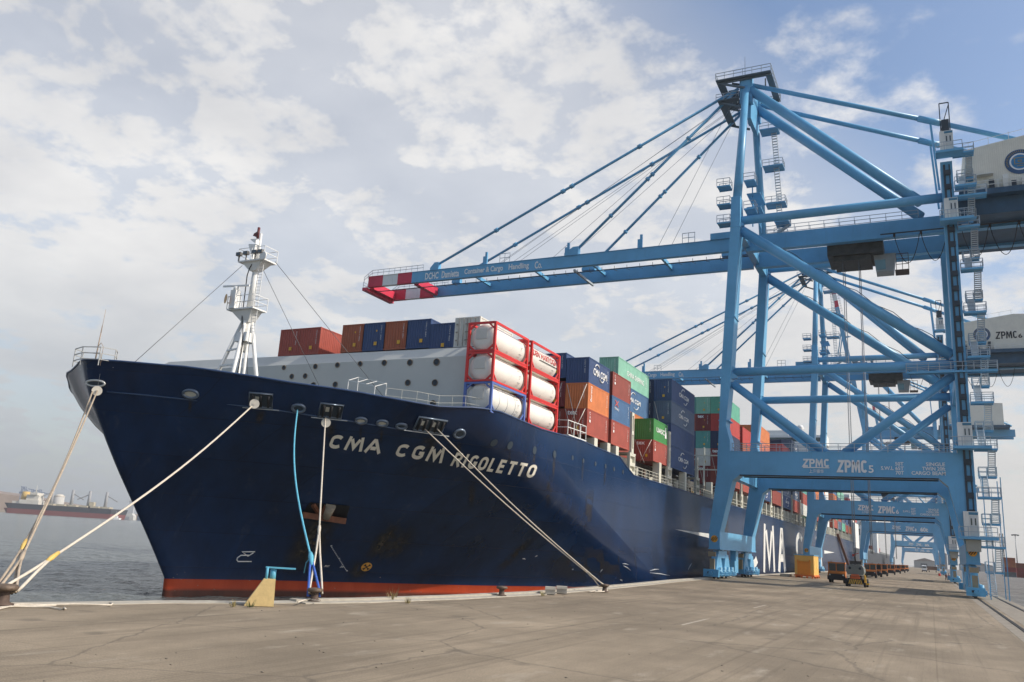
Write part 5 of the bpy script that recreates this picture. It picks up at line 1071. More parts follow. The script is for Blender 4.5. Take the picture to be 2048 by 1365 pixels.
CRANE_GROUP = 'blue ship to shore gantry cranes along the quay'
c1 = thing('gantry_crane', 'nearest tall blue gantry crane with lowered boom tipped red and white over the bow', 'crane', (0, 126.9, 0), CRANE_GROUP)
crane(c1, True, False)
c2 = copy_tree(c1); c2.location = (0, 221.3, 0); c2['label'] = 'second blue gantry crane with lowered boom, framed behind the nearest crane'
spreader(c2, -8.3, 18.5); portal_text(c1, "ZPMC", "5", 'swl'); portal_text(c2, "ZPMC", "6", 'swl')
mb = MB(); put_strokes(mb, "ZPMC", quad_fn((16.2, -8.28, 55.0), (4.2, 0, 0), (0, 0, 1.7)), .17, .2, .55); put_text(mb, "6", quad_fn((20.6, -8.28, 55.0), (.8, 0, 0), (0, 0, 1.0)), .02); mb.build('house_lettering', BLACK, c2)
c3 = thing('gantry_crane', 'third blue gantry crane down the quay with its boom raised', 'crane', (0, 398, 0), CRANE_GROUP); c3.scale = (1, 1, 1.17)
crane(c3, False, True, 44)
c4 = copy_tree(c3); c4.location = (0, 690, 0); c4['label'] = 'fourth blue gantry crane, pale with distance, boom raised'
c5 = copy_tree(c3); c5.location = (0, 960, 0); c5['label'] = 'fifth and farthest blue gantry crane at the hazy end of the quay'
for c, n in ((c3, "1"), (c4, "2"), (c5, "3")): portal_text(c, "ZPMC", n, "60t", xs=(-13.6, -10.4, -8.6, -4.6))

# ------------------------------------------------------------------ quayside: bollards, ropes, blocks
def basis(p):      # right and away directions on the ground seen from the photographer's side
    d = V((p.x, p.y, 0)).normalized(); return V((d.y, -d.x, 0)), d
def bollard(x, y, label, s=1.0):
    p = on_z(x, y, .05); t = thing('bollard', label, 'bollard', p, 'mooring bollards on the quay edge')
    mb = MB(); mb.lathe((0, 0, 0), [(.34*s, 0), (.34*s, .05*s), (.2*s, .1*s), (.17*s, .35*s), (.2*s, .42*s)], 18); mb.build('post', RUST, t)
    mb = MB(); mb.lathe((0, 0, 0), [(.2*s, .42*s), (.36*s, .46*s), (.4*s, .54*s), (.34*s, .62*s), (.1*s, .65*s)], 18); mb.build('head', mat('worn_iron_head', (.14, .10, .07), .6, .2, var=.4, scale=6), t)
    return t, p+V((0, 0, .3*s))
b1, P1 = bollard(3, 1211, 'dark iron bollard at the left corner holding the bow ropes', 1.15)
b2, P2 = bollard(628, 1203, 'rusty mushroom bollard with the blue rope looped round it', .95)
b3, P3 = bollard(1209, 1184.5, 'small bollard far along the edge holding the two spring ropes', .9)
b4, P4 = bollard(1003, 1192, 'bare grey bollard between the concrete blocks and the blue rope', .9)
def sag(a, b_, s, n=14): return [V(a).lerp(V(b_), k/n)-V((0, 0, s*math.sin(math.pi*k/n))) for k in range(n+1)]
def loop(mb, c, r, z, rad):
    mb.path([V((c.x+math.cos(t)*r, c.y+math.sin(t)*r, z+.06*math.sin(2*t))) for t in [2*math.pi*k/14 for k in range(15)]], rad, 6)
def rope(a, b_, s, m, label, r=.05, eye=None, split=None, wrap=None):
    t = thing('mooring_rope', label, 'rope', a, 'mooring ropes of the container ship')
    O = V(a); mb = MB(); mid = V(a).lerp(V(b_), split or 1.0)
    pts = sag(a, mid, s); mb.path([q-O for q in pts], r, 7); mb.build('line', m, t)
    if split:
        d, u, w = mb.frame(a, b_); mb = MB(); rt_, aw = basis(V(b_))
        for k in (-1, 1): mb.path([mid-O, mid.lerp(b_, .4)+rt_*.1*k-O, mid.lerp(b_, .85)+rt_*.26*k-O, V(b_)+rt_*.3*k-O, V(b_)+rt_*.18*k+aw*.22-O, V(b_)+aw*.3-O], r*1.05, 7)
        mb.build('eye', eye or m, t)
        mb = MB(); mb.path([mid.lerp(a, .02)-O, mid-O, mid.lerp(b_, .12)-O], [r*1.4, r*1.9, r*1.3], 7); mb.build('splice', wrap or m, t)
    return t
fa = on_hull(187, 778, .12); fb = on_hull(196, 779, .12)
rope(fa, P1+V((-.1, 0, .05)), .9, ROPE, 'left hand rope of the pair running from the stem down to the corner bollard', .05, split=.86, wrap=YELLOW)
rope(fb, P1+V((.1, 0, .1)), .25, ROPE, 'right hand rope of the pair running from the stem down to the corner bollard', .05, split=.9)
rope(on_hull(507, 810, .15), P1+V((.05, .1, .15)), .5, ROPE_W, 'cream rope slanting across the bow to the corner bollard', .055, split=.9, wrap=YELLOW)
fb = on_hull(595, 820, .12); pts_mid = P2
tb = thing('mooring_rope', 'slack pale blue rope hanging down the bow to the rusty bollard', 'rope', fb, 'mooring ropes of the container ship')
A = fb; B = P2+V((-.05, 0, .1)); mid = A.lerp(B, .86); rt_, aw = basis(P2)
mb = MB(); mb.path([q-rt_*(.9*math.sin(math.pi*k/16)*.55)-A for k, q in enumerate([A.lerp(mid, k/16) for k in range(17)])], .055, 7); mb.build('line', ROPE_B, tb)
mb = MB(); 
for k in (-1, 1): mb.path([mid-A, mid.lerp(B, .4)+rt_*(.12*k)-A, mid.lerp(B, .9)+rt_*.25*k-A, B+rt_*.28*k+V((0, 0, -.15))-A, B+aw*.28+V((0, 0, -.15))-A], .06, 7)
mb.build('eye', ROPE_D, tb)
mb = MB(); mb.path([mid.lerp(A, .02)-A, mid-A, mid.lerp(B, .25)-A], [.09, .14, .08], 7); mb.path([mid-A, mid+rt_*-.2+V((0, 0, -.3))-A, mid+rt_*-.25+V((0, 0, -.8))-A], .025, 5); mb.build('knot', ROPE_B, tb)
rope(on_hull(651, 836, .15), P2+V((.05, 0, .05)), .1, ROPE_W, 'taut cream rope dropping past the ship name to the rusty bollard', .05, split=.72)
rope(on_hull(848, 857, .15), P3+V((-.1, 0, .1)), .25, ROPE_W, 'upper spring rope of the pair running aft to the far bollard', .045, split=.93)
rope(on_hull(874, 858, .15), P3+V((.1, 0, .1)), .35, ROPE_W, 'lower spring rope of the pair running aft to the far bollard', .045)
for x, y, lab, q in ((194, 782, 'pale round rat guard on the ropes at the stem', fb), (509, 808, 'pale round rat guard on the slanting cream rope', fb), (652, 846, 'pale round rat guard on the taut rope above the ship name', fb)):
    c = on_hull(x, y, .5); t = thing('rat_guard', lab, 'rat guard', c, 'rat guards on the mooring ropes')
    mb = MB(); d = (EYE-c).normalized(); mb.v = []; mb.tube((0, 0, -.025), (0, 0, .025), .33, n=24); mb.tube((0, 0, .02), (0, 0, .07), .09, n=10); M = d.to_track_quat('Z', 'Y').to_matrix().to_4x4(); mb.v = [M @ v for v in mb.v]; mb.build('disc', mat('guard_white', (.62, .58, .5), .6), t)
    mb = MB(); mb.tube((0, 0, .1), V((0, 0, 2.2)), .012, n=4); mb.build('cord', GREY, t)
mb = MB(); pts = [on_z(x, y, .07) for x, y in ((-10, 1212), (40, 1209), (90, 1210), (150, 1208.5), (190, 1209.5), (222, 1210.5), (225, 1208), (219, 1206.5))]; mb.path(pts, .035, 6)
pts = [on_z(x, y, .045) for x, y in ((-10, 1216), (30, 1213), (70, 1214), (100, 1214.5), (124, 1219), (131, 1218.5), (128, 1216))]; mb.path(pts, .035, 6); pts = [on_z(x, y, .045) for x, y in ((-5, 1219), (30, 1211), (60, 1212.5), (112, 1211))]; mb.path(pts, .03, 6)
tag(mb.build('heaving_line', ROPE_W), 'thin white rope lying loose on the paving at the left corner', 'rope')
mb = MB(); pts = [on_z(x, y, .16) for x, y in ((596, 1205), (610, 1200), (622, 1199), (640, 1203))]; mb.path(pts, .03, 6); tag(mb.build('rope_tail', ROPE_W), 'short white rope end lying at the foot of the rusty bollard', 'rope')
mb = MB(); pts = [on_z(x, y, .1) for x, y in ((1180, 1184), (1195, 1181.5), (1206, 1181), (1214, 1181.5), (1208, 1183.5), (1190, 1184)) ]; mb.path(pts, .05, 6); tag(mb.build('rope_coil', ROPE_W), 'white rope tail at the far bollard with the spring ropes', 'rope')
# yellow concrete block with blue pipe
p = on_z(518, 1213, 0.02); rt_, aw = basis(p)
t = thing('fender_block', 'pale yellow sloping concrete block with a blue pipe on top by the edge', 'concrete block', p)
L = lambda x, y, z: rt_*x+aw*y+V((0, 0, z))
mb = MB(); mb.hexa([L(-.62, 0, 0), L(.6, 0, 0), L(.6, .9, 0), L(-.62, .9, 0), L(.06, .1, 1.12), L(.55, .1, 1.12), L(.55, .8, 1.12), L(.06, .8, 1.12)]); mb.build('block', mat('faded_yellow_concrete', (.62, .45, .2), .8, var=.14, scale=3, rust=.3, bump=.4), t)
mb = MB(); mb.tube(L(.16, .3, 1.05), L(.16, .3, 1.6), .06); mb.tube(L(.42, .5, 1.05), L(.42, .5, 1.5), .13); mb.bar(L(.08, .3, 1.6), L(1.35, .4, 1.58), .07, .07); mb.build('pipe', mat('pipe_blue', (.10, .36, .5), .5), t)
for k, (x0, x1, y) in enumerate(((1090, 1111, 1189), (1112.5, 1134, 1187.5))):
    p = on_z((x0+x1)/2, y, .05); rt_, aw = basis(p); w = (x1-x0)*p.length/1643/2.0
    mb = MB(); Lq = lambda a, b_, z: p+rt_*a+aw*b_+V((0, 0, z)); mb.hexa([Lq(-w*.92, 0, 0), Lq(w*.92, 0, 0), Lq(w*.92, .9, 0), Lq(-w*.92, .9, 0), Lq(-w*.92, 0, .3), Lq(w*.92, 0, .3), Lq(w*.92, .9, .3), Lq(-w*.92, .9, .3)]); mb.hexa([Lq(-w, -.04, .3), Lq(w, -.04, .3), Lq(w, .94, .3), Lq(-w, .94, .3), Lq(-w*.96, 0, .46), Lq(w*.96, 0, .46), Lq(w*.96, .9, .46), Lq(-w*.96, .9, .46)])
    o = mb.build('concrete_cover', CONC); tag(o, ('left one of two square concrete covers on the quay edge', 'right one of two square concrete covers on the quay edge')[k], 'concrete cover', 'concrete covers on the quay edge')
STRAW = mat('dry_weed', (.33, .27, .12), .9, var=.3)
for k, (x, y, s, lab) in enumerate(((786, 1200, 1.0, 'tallest dry weed growing from the kerb left of the ship rope'), (500, 1214.5, .55, 'low green weed at the foot of the yellow block'), (1085, 1192, .6, 'dry weed in front of the two concrete covers'), (815, 1207, .5, 'small dry weed below the kerb near the taller weed'), (466, 1214, .5, 'thin dry weed left of the yellow block'))):
    p = on_z(x, y, .03); mb = MB(); random.seed(k)
    for q in range(26):
        a = random.random()*6.28; r = random.random()*.25*s; b0 = p+V((math.cos(a)*r, math.sin(a)*r, 0)); b1_ = b0+V((math.cos(a)*.25*s, math.sin(a)*.25*s, (.25+random.random()*.5)*s)); w = V((-math.sin(a), math.cos(a), 0))*.02
        mb.face([b0-w, b0+w, b1_])
    tag(mb.build('weed', STRAW if k != 1 else mat('green_weed', (.12, .14, .05), .9), fix=False), lab, 'weed', 'weeds along the quay edge')

random.seed(5); mb = MB()
for k in range(170):
    d = 9+random.random()**1.5*60; a = -.95+random.random()*.9; p = V((math.sin(a)*d, math.cos(a)*d, 0)); r = .012+random.random()*.022
    mb.lathe(p, [(r*.8, 0), (r, r*.4), (r*.5, r*.8)], 5, sx=1+random.random())
tag(mb.build('gravel_grit', mat('grit_stone', (.2, .17, .13), .9, var=.4, scale=30), fix=False), kind='stuff')
# ------------------------------------------------------------------ vehicles
def tractor(p, label, rz=0):
    t = thing('terminal_tractor', label, 'tractor', p, 'orange terminal tractors parked in a line', rz)
    mb = MB(); mb.box(-1.25, 1.25, .1, 1.7, .75, 1.5); mb.box(-.55, .55, 1.7, 5.2, .8, 1.15); mb.hexa([(-1.25, .1, 1.5), (1.25, .1, 1.5), (1.25, .5, 1.5), (-1.25, .5, 1.5), (-1.2, .25, 1.75), (1.2, .25, 1.75), (1.2, .5, 1.75), (-1.2, .5, 1.75)]); mb.build('body', ORANGE, t)
    mb = MB()
    for x in (-1.2, -.1, 1.12):
        for y in (.35, 1.95): mb.box(x, x+.12, y, y+.12, 1.5, 2.95)
    mb.box(-1.25, 1.25, .25, 2.15, 2.9, 3.08); mb.box(-1.2, 1.24, .35, 2.07, 1.5, 1.78); cb = mb.build('cab', ORANGE, t)
    for x0, x1 in ((-1.06, -.1), (.05, 1.1)):
        mb = MB(); mb.box(x0, x1, .42, .45, 1.8, 2.88); mb.build('window', GLASS, cb)
    mb = MB(); mb.box(1.2, 1.23, .5, 1.9, 1.8, 2.85); mb.box(-1.19, -1.16, .5, 1.9, 1.8, 2.85); mb.box(-1.1, 1.15, 1.98, 2.01, 1.8, 2.85); mb.build('side_window', GLASS, cb)
    mb = MB(); mb.box(-1.3, 1.3, -.15, .12, .45, 1.05); mb.box(-1.1, 1.1, -.1, .1, 1.05, 1.35); mb.build('front_bumper', BLACK, t)
    for x in (-.95, .95):
        mb = MB(); mb.lathe((x, -.13, 1.2), [(.12, 0), (.1, -.05)], 12, 'Y'); mb.build('headlight', mat('lamp_lens', (.6, .58, .5), .2), t)
    for x in (-1.2, .85):
        for y in (1.0, 4.3):
            mb = MB(); mb.lathe((x, y, .52), [(.3, 0), (.5, .03), (.52, .1), (.52, .25), (.5, .33), (.3, .36)], 18, 'X'); mb.build('wheel', BLACK, t)
    mb = MB(); mb.tube((-.9, 2.3, 1.2), (-.9, 2.3, 3.3), .08, n=8); mb.build('exhaust', RUST, t)
    return t
tp = [(-12.95, 138.5, 'nearest orange terminal tractor with black bumper, left of the loader'), (-12.2, 205.5, 'orange terminal tractor just right of the grey hooded loader'), (-12.1, 226, 'third orange tractor in the parked line, half hidden'), (-11.6, 246, 'fourth orange tractor in the parked line'), (-11.3, 290, 'fifth orange tractor, farther down the line'), (-11.0, 332, 'sixth orange tractor in the line'), (-10.8, 385, 'seventh orange tractor, small in the distance'), (-10.6, 445, 'last and farthest orange tractor of the parked line')]
tr0 = None
for x, y, lab in tp:
    if tr0 is None: tr0 = tractor((x, y, 0), lab)
    else: o = copy_tree(tr0); o.location = (x, y, 0); o['label'] = lab
    if y == 445: o.rotation_euler.z = .4
# loader with grey hood and striped counterweight
t = thing('yard_loader', 'heavy yard loader with grey rounded hood and yellow striped counterweight on the quay', 'loader', (-9.35, 125.2, 0), rz=-.06); t.scale = (.76, .76, .76)
mb = MB(); mb.box(-1.25, 1.25, .4, 5.0, .6, 1.5); mb.box(-1.0, 1.0, 1, 3.2, 1.5, 2.0); mb.build('chassis', mat('chassis_dark', (.05, .04, .035), .7, var=.3), t)
mb = MB(); mb.hexa([(-1.2, -.1, .45), (1.2, -.1, .45), (1.25, .7, .45), (-1.25, .7, .45), (-1.1, .1, 1.35), (1.1, .1, 1.35), (1.2, .7, 1.35), (-1.2, .7, 1.35)]); cw = mb.build('counterweight', mat('counterweight_black', (.05, .045, .035), .6), t)
mb = MB()
for k in range(8): x = -1.0+k*.28; s = .12 if x < 0 else -.12; mb.hexa([(x-s, -.125, .5), (x-s+.13, -.125, .5), (x-s+.13, -.08, .5), (x-s, -.08, .5), (x+s, .06, 1.28), (x+s+.13, .06, 1.28), (x+s+.13, .1, 1.28), (x+s, .1, 1.28)])
mb.build('stripes', HAZARD_Y, cw)
mb = MB(); mb.box(-.8, .8, .05, .6, 1.4, 1.75); mb.hexa([(-.75, .05, 1.8), (.75, .05, 1.8), (.75, .6, 1.8), (-.75, .6, 1.8), (-.6, .15, 2.2), (.6, .15, 2.2), (.6, .6, 2.2), (-.6, .6, 2.2)]); mb.build('grille', mat('loader_orange', (.6, .12, .03), .5), t)
mb = MB(); prof = []
sec = [(-1.3, 2.1), (1.3, 2.1), (1.5, 2.6), (1.45, 3.3), (1.15, 3.75), (.5, 3.95), (.15, 3.75), (-.15, 3.75), (-.5, 3.95), (-1.15, 3.75), (-1.45, 3.3), (-1.5, 2.6)]
prism(mb, sec, .3, 2.6); hd = mb.build('hood', mat('hood_grey', (.2, .21, .19), .6, var=.2), t)
mb = MB()
for x in (-.85, .85): mb.lathe((x, .28, 3.25), [(.2, 0), (.24, -.03), (.1, -.05)], 14, 'Y')
mb.build('vent', CRANE_D, hd)
mb = MB(); mb.box(-1.0, 1.0, 1.2, 3.2, 3.9, 4.5); mb.tube((0, 1.3, 4.4), (-.1, 1.3, 6.0), .16, .1, 8); mb.build('headgear', mat('headgear_dark', (.09, .08, .07), .7), hd)
mb = MB(); mb.box(-.5, -.1, 1.2, 1.5, 5.3, 5.7); mb.bar((-.3, 1.3, 5.6), (.6, 1.3, 5.9), .12); mb.build('beacon', mat('beacon_red', (.5, .05, .03), .5), hd)
for x in (-1.75, 1.3):
    for y in (.9, 4.0): mb = MB(); mb.lathe((x, y, .72), [(.4, 0), (.7, .05), (.72, .2), (.7, .4), (.4, .45)], 18, 'X'); mb.build('wheel', BLACK, t)
mb = MB(); mb.hexa([(1.5, .2, .8), (1.8, .2, .8), (1.8, .7, .8), (1.5, .7, .8), (1.5, .2, 2.2), (1.75, .2, 2.0), (1.75, .7, 2.0), (1.5, .7, 2.2)]); mb.box(1.55, 2.3, .3, .5, .5, .75); mb.build('side_flap', HAZARD_Y, t)
# yellow power house with blue lid
t = thing('power_container', 'yellow equipment container with blue lid and orange front on a skid by the edge', 'equipment container', (-21.5, 157.5, 0))
mb = MB(); mb.box(-.1, 3.1, 0, 7.0, .55, 3.85); mb.build('body', mat('power_yellow', (.72, .42, .09), .5, var=.08, streak=.2), t)
mb = MB(); mb.box(-.2, 3.2, -.1, 7.1, 3.85, 4.0); mb.build('lid', CRANE, t)
mb = MB(); mb.box(.35, 2.55, -.12, 0, .6, 2.7); mb.box(.3, .55, -.25, 0, 2.5, 3.1); mb.box(2.35, 2.6, -.25, 0, 2.5, 3.1); mb.bar((.5, -.15, 2.75), (2.4, -.15, 2.75), .15); mb.build('front_door', mat('power_orange', (.7, .24, .02), .5), t)
mb = MB(); mb.box(-.2, 3.2, -.3, 7.2, .3, .55)
for x in (0, .9, 1.8, 2.7): mb.box(x, x+.3, -.3, .1, 0, .3)
for y in (2, 4.5, 6.8): mb.box(2.9, 3.3, y-.2, y+.2, 0, .3); mb.box(-.2, .2, y-.2, y+.2, 0, .3)
mb.build('skid', mat('skid_red', (.62, .14, .03), .5, rust=.3), t)
mb = MB(); mb.box(3.1, 3.13, 1.2, 2.2, 1.0, 3.0); mb.box(3.1, 3.13, 4.2, 5.6, 1.6, 3.0); mb.build('side_door', mat('power_yellow_pale', (.74, .5, .14), .5), t)
mb = MB(); mb.box(-24.2, -22.6, 158, 160.6, 0, .45); mb.box(-23.9, -23.0, 157.4, 158.2, 0, .25); tag(mb.build('concrete_slab', CONC), 'low pale concrete slab left of the yellow equipment container', 'concrete slab')
# truck in the distance
t = thing('lorry', 'distant lorry with white cab and dark brown trailer on the quay', 'lorry', (-3.4, 520, 0))
mb = MB(); mb.hexa([(-1.2, 0, .9), (1.2, 0, .9), (1.2, 1.9, .9), (-1.2, 1.9, .9), (-1.15, .2, 3.2), (1.15, .2, 3.2), (1.15, 1.9, 3.4), (-1.15, 1.9, 3.4)]); mb.build('cab', WHITE_CLEAN, t)
mb = MB(); mb.box(-1.0, 1.0, .02, .1, 2.1, 2.9); mb.build('windscreen', GLASS, t)
mb = MB(); mb.box(-1.2, 1.2, -.1, 2, .4, .9); mb.build('bumper', BLACK, t)
mb = MB(); mb.box(1.6, 6.4, 2.4, 11, 1.2, 2.9); mb.box(1.5, 6.5, 2.3, 11, 2.9, 3.1); mb.box(-1, 2, 1.8, 4, .8, 1.3); mb.build('trailer', mat('trailer_brown', (.16, .09, .06), .7), t)
for x, y in ((-1.2, .9), (.9, .9), (2.2, 3), (5.6, 3), (2.2, 9), (5.6, 9)): mb = MB(); mb.lathe((x, y, .5), [(.5, 0), (.5, .35)], 14, 'X'); mb.build('wheel', BLACK, t)
# red drum and people near the second crane
mb = MB(); mb.lathe((2.6, 345, 0), [(.38, 0), (.4, .05), (.38, .4), (.4, .45), (.38, .9), (.4, .95)], 16); tag(mb.build('oil_drum', RED), 'small red drum standing alone on the quay ahead of the second crane leg', 'drum')
def person(p, rz, cloth, trou, label, stride=.22):
    t = thing('person', label, 'person', p, rz=rz)
    me = bpy.data.meshes.new('body')
    vs = [(0, 0, .95), (0, 0, 1.2), (0, 0, 1.42), (0, 0, 1.52), (0, -.02, 1.66), (0, -.01, 1.76), (.1, 0, .9), (.11, -stride, .5), (.11, -stride*.9, .08), (.11, -stride*.9-.16, .04), (-.1, 0, .9), (-.11, stride*.6, .5), (-.11, stride*1.4, .1), (-.11, stride*1.4-.15, .05), (.19, 0, 1.4), (.25, .1, 1.13), (.24, .02, .9), (.24, -.02, .8), (-.19, 0, 1.4), (-.25, -.1, 1.13), (-.24, -.16, .9), (-.24, -.2, .8)]
    es = [(0, 1), (1, 2), (2, 3), (3, 4), (4, 5), (0, 6), (6, 7), (7, 8), (8, 9), (0, 10), (10, 11), (11, 12), (12, 13), (2, 14), (14, 15), (15, 16), (16, 17), (2, 18), (18, 19), (19, 20), (20, 21)]
    me.from_pydata(vs, es, []); o = bpy.data.objects.new('body', me); link(o, t)
    md = o.modifiers.new('skin', 'SKIN'); o.modifiers.new('sub', 'SUBSURF').render_levels = 2
    rr = [.15, .16, .15, .055, .1, .08, .095, .07, .05, .04, .095, .07, .05, .04, .07, .05, .04, .035, .07, .05, .04, .035]
    for d, r in zip(me.skin_vertices[0].data, rr): d.radius = (r, r*.8)
    me.skin_vertices[0].data[0].use_root = True
    me.materials.append(cloth)
    mb = MB(); mb.lathe((0, -.02, 1.66), [(.02, -.13), (.075, -.1), (.1, 0), (.095, .07), (.05, .13), (.01, .14)], 14); h = mb.build('head', SKIN, t)
    mb = MB(); mb.lathe((0, 0, 1.68), [(.112, .0), (.11, .06), (.06, .14), (.01, .15)], 14); mb.build('hair', BLACK, h)
    mb = MB(); mb.tube((.1, 0, .93), (.11, -stride, .5), .105, .085, 10); mb.tube((.11, -stride, .5), (.11, -stride*.9, .1), .085, .07, 10); mb.tube((-.1, 0, .93), (-.11, stride*.6, .5), .105, .085, 10); mb.tube((-.11, stride*.6, .5), (-.11, stride*1.4, .12), .085, .07, 10); mb.build('trousers', trou, t)
    return t
person((3.3, 243, 0), .3, mat('dark_red_jacket', (.12, .03, .035), .8), mat('dark_trousers', (.03, .03, .035), .8), 'person in dark red top and dark trousers walking by the second crane leg')
person((3.95, 246, 0), -.4, mat('pale_shirt', (.45, .32, .3), .8), mat('grey_trousers', (.08, .08, .09), .8), 'person in pale pinkish shirt beside the one in dark red', .1)

# ------------------------------------------------------------------ next ship along the quay
t = thing('cargo_ship', 'black hulled cargo ship with white deckhouse moored beyond the container ship', 'ship', (0, 0, 0))
mb = MB(); prism(mb, [(-33, -4), (-31, -2), (-31, 9.5), (-60, 9.5), (-60, -2), (-58, -4)], 424, 900); mb.build('hull', mat('black_hull', (.02, .025, .035), .5, var=.3), t)
mb = MB(); mb.box(-59, -32, 426, 444, 9.5, 30); mb.box(-58, -33, 426, 440, 30, 34); mb.box(-31.9, -31, 424, 448, 9.5, 21); mb.box(-40, -34, 445, 470, 9.5, 18); dh = mb.build('deckhouse', WHITE, t)
mb = MB()
for k in range(5):
    for q in range(5): mb.box(-57+q*5, -55.8+q*5, 425.9, 426.02, 12+k*3.6, 13.2+k*3.6)
mb.build('window', GLASS, dh)
mb = MB(); mb.box(-57, -33, 646, 672, 9.5, 34); mb.box(-59, -31, 650, 660, 34, 38); mb.box(-48, -42, 662, 670, 34, 46); mb.build('deckhouse', WHITE, t)
mb = MB(); mb.bar((-31.6, 430, 23), (-31.6, 443, 22), .6); mb.bar((-31.6, 430, 25), (-31.6, 440, 28), .5); mb.build('stripe', RED, dh)
for y in (490, 540, 590, 740):
    mb = MB(); mb.tube((-42, y, 9), (-42, y, 26), 1.4, 1.1, 12); mb.bar((-42, y, 24), (-38, y+24, 33), 1.0); mb.box(-44, -40, y-2, y+2, 20, 24); mb.build('deck_crane', mat('deck_crane_dark', (.06, .07, .075), .6), t)
mb = MB(); mb.box(-57, -34, 475, 630, 9.5, 11.5); mb.box(-57, -34, 690, 880, 9.5, 11.5); mb.build('hatch_covers', mat('hatch_grey', (.16, .17, .17), .7), t)
for k, (y, z) in enumerate(((478, 11.5), (478, 14.2), (610, 11.5), (700, 11.5))):
    container(-34.5, y, z, ('bright red', 'brick red', 'rust red', 'bright red')[k], ('lower red container nearest the white deckhouse of the black hulled ship', 'brick red container on top of the red one by the deckhouse', 'rust red container before the second deckhouse of the black hulled ship', 'bright red container beyond the second deckhouse of the black hulled ship')[k], L=L40, H=H8, simple=True, group='containers on the black hulled ship')

# ------------------------------------------------------------------ far yard on the right
random.seed(11)
YC = ['orange', 'rusty orange', 'brick red', 'orange', 'steel blue', 'navy blue', 'white', 'grey', 'bright red']
NUM = ['first', 'second', 'third', 'fourth', 'fifth', 'sixth', 'seventh', 'eighth', 'ninth', 'tenth', 'eleventh']
for s in range(8):
    x = 36+s*6.6
    for k in range(3 if s % 3 == 1 else 4):
        c = random.choice(YC[:5] if k > 1 else YC[4:]); o = container(x+2.4, 548+(s % 2)*5, k*2.6, c, f'{c} container, {TIER[k]}, {NUM[s]} yard stack right of the near crane', L=L20, H=H8, simple=True, group='containers stacked in the far yard')
        o.rotation_euler.z = math.pi/2; o.location.x = x+6.0
for k in range(8):
    c = ('white', 'steel blue', 'white', 'grey', 'white', 'navy blue', 'white', 'steel blue')[k]
    o = container(44+k*4.6, 470, 0, c, f'low {c} container, {NUM[k]} in the single row before the orange stacks', L=4.2, H=2.3, simple=True, group='low containers before the yard stacks'); o.rotation_euler.z = math.pi/2; o.location.x = 44+k*4.6+4
for k, (x, y, h, lab) in enumerate(((34.5, 600, 22.5, 'tall floodlight mast nearest the near crane stairs'), (44.0, 560, 23.5, 'tall floodlight mast between the lattice tower and the blue yard crane'), (46, 480, 24.5, 'tallest floodlight mast in front of the blue yard crane'))):
    t = thing('light_mast', lab, 'light mast', (x, y, 0), 'floodlight masts in the yard')
    mb = MB(); mb.tube((0, 0, 0), (0, 0, h), .4, .18, 10); mb.build('pole', GREY, t)
    mb = MB(); mb.lathe((0, 0, h), [(.2, -.1), (1.5, 0), (1.5, .15), (.2, .3)], 14)
    for q in range(8): a = q*math.pi/4; mb.box(1.6*math.cos(a)-.35, 1.6*math.cos(a)+.35, 1.6*math.sin(a)-.35, 1.6*math.sin(a)+.35, h-.5, h+.1)
    mb.build('lamp_ring', CRANE_D, t)
t = thing('lattice_tower', 'slim rusty lattice tower rising behind the orange yard stacks', 'tower', (41, 620, 0)); mb = MB()
for sx, sy in ((-1, -1), (1, -1), (1, 1), (-1, 1)): mb.bar((sx, sy, 0), (sx*.8, sy*.8, 26), .3)
for k in range(13):
    z = k*2; s = 1 if k % 2 else -1
    mb.bar((-s, -1, z), (s, -1, z+2), .18); mb.bar((1, -s, z), (1, s, z+2), .18)
mb.build('lattice', mat('lattice_brown', (.16, .11, .08), .7), t)
t = thing('yard_crane', 'dark blue yard gantry crane at the right edge behind the masts', 'crane', (52, 520, 0)); mb = MB()
for x in (-.7, 24):
    for y in (0, 9): mb.box(x, x+1.5, y, y+1.3, 1.4, 21)
mb.build('leg', mat('yard_crane_blue', (.03, .08, .2), .5), t); mb = MB(); mb.box(-2, 27, 0, 1.2, 21, 22.6); mb.box(-2, 27, 9, 10.2, 21, 22.6); mb.box(-1.5, 0, -.5, 10.5, .9, 2); mb.box(23.6, 25.4, -.5, 10.5, .9, 2); mb.build('girder', mat('yard_crane_blue', (.03, .08, .2), .5), t)
for x in (0, 24.5):
    for y in (.5, 9.5): mb = MB(); mb.lathe((x-.4, y, .8), [(.8, 0), (.8, .8)], 16, 'X'); mb.build('wheel', BLACK, t)
# low buildings and silos at the far end of the quay
for k, (x, y, w, d, h, c, lab) in enumerate(((-20, 1250, 26, 30, 9, 'warehouse_pale', 'pale warehouse closing the far end of the quay on the left'), (8, 1300, 12, 20, 20, 'warehouse_grey', 'tall grey silo block at the far end between crane legs'), (34, 1280, 40, 30, 8, 'warehouse_pale', 'long pale shed at the far end right of the silo block'))):
    t = thing('warehouse', lab, 'warehouse', (x, y, 0)); m = mat(c, (.34, .33, .31) if 'pale' in c else (.2, .22, .24), .8)
    mb = MB(); mb.box(0, w, 0, d, 0, h); mb.build('wall', m, t); mb = MB(); prism(mb, [(-.5, h), (w+.5, h), (w/2, h+4)], -.5, d+.5); mb.build('roof', mat('shed_roof', (.25, .2, .17), .8), t); mb = MB(); mb.box(w*.3, w*.6, -.1, 0, 0, 6); mb.build('door', CRANE_D, t)

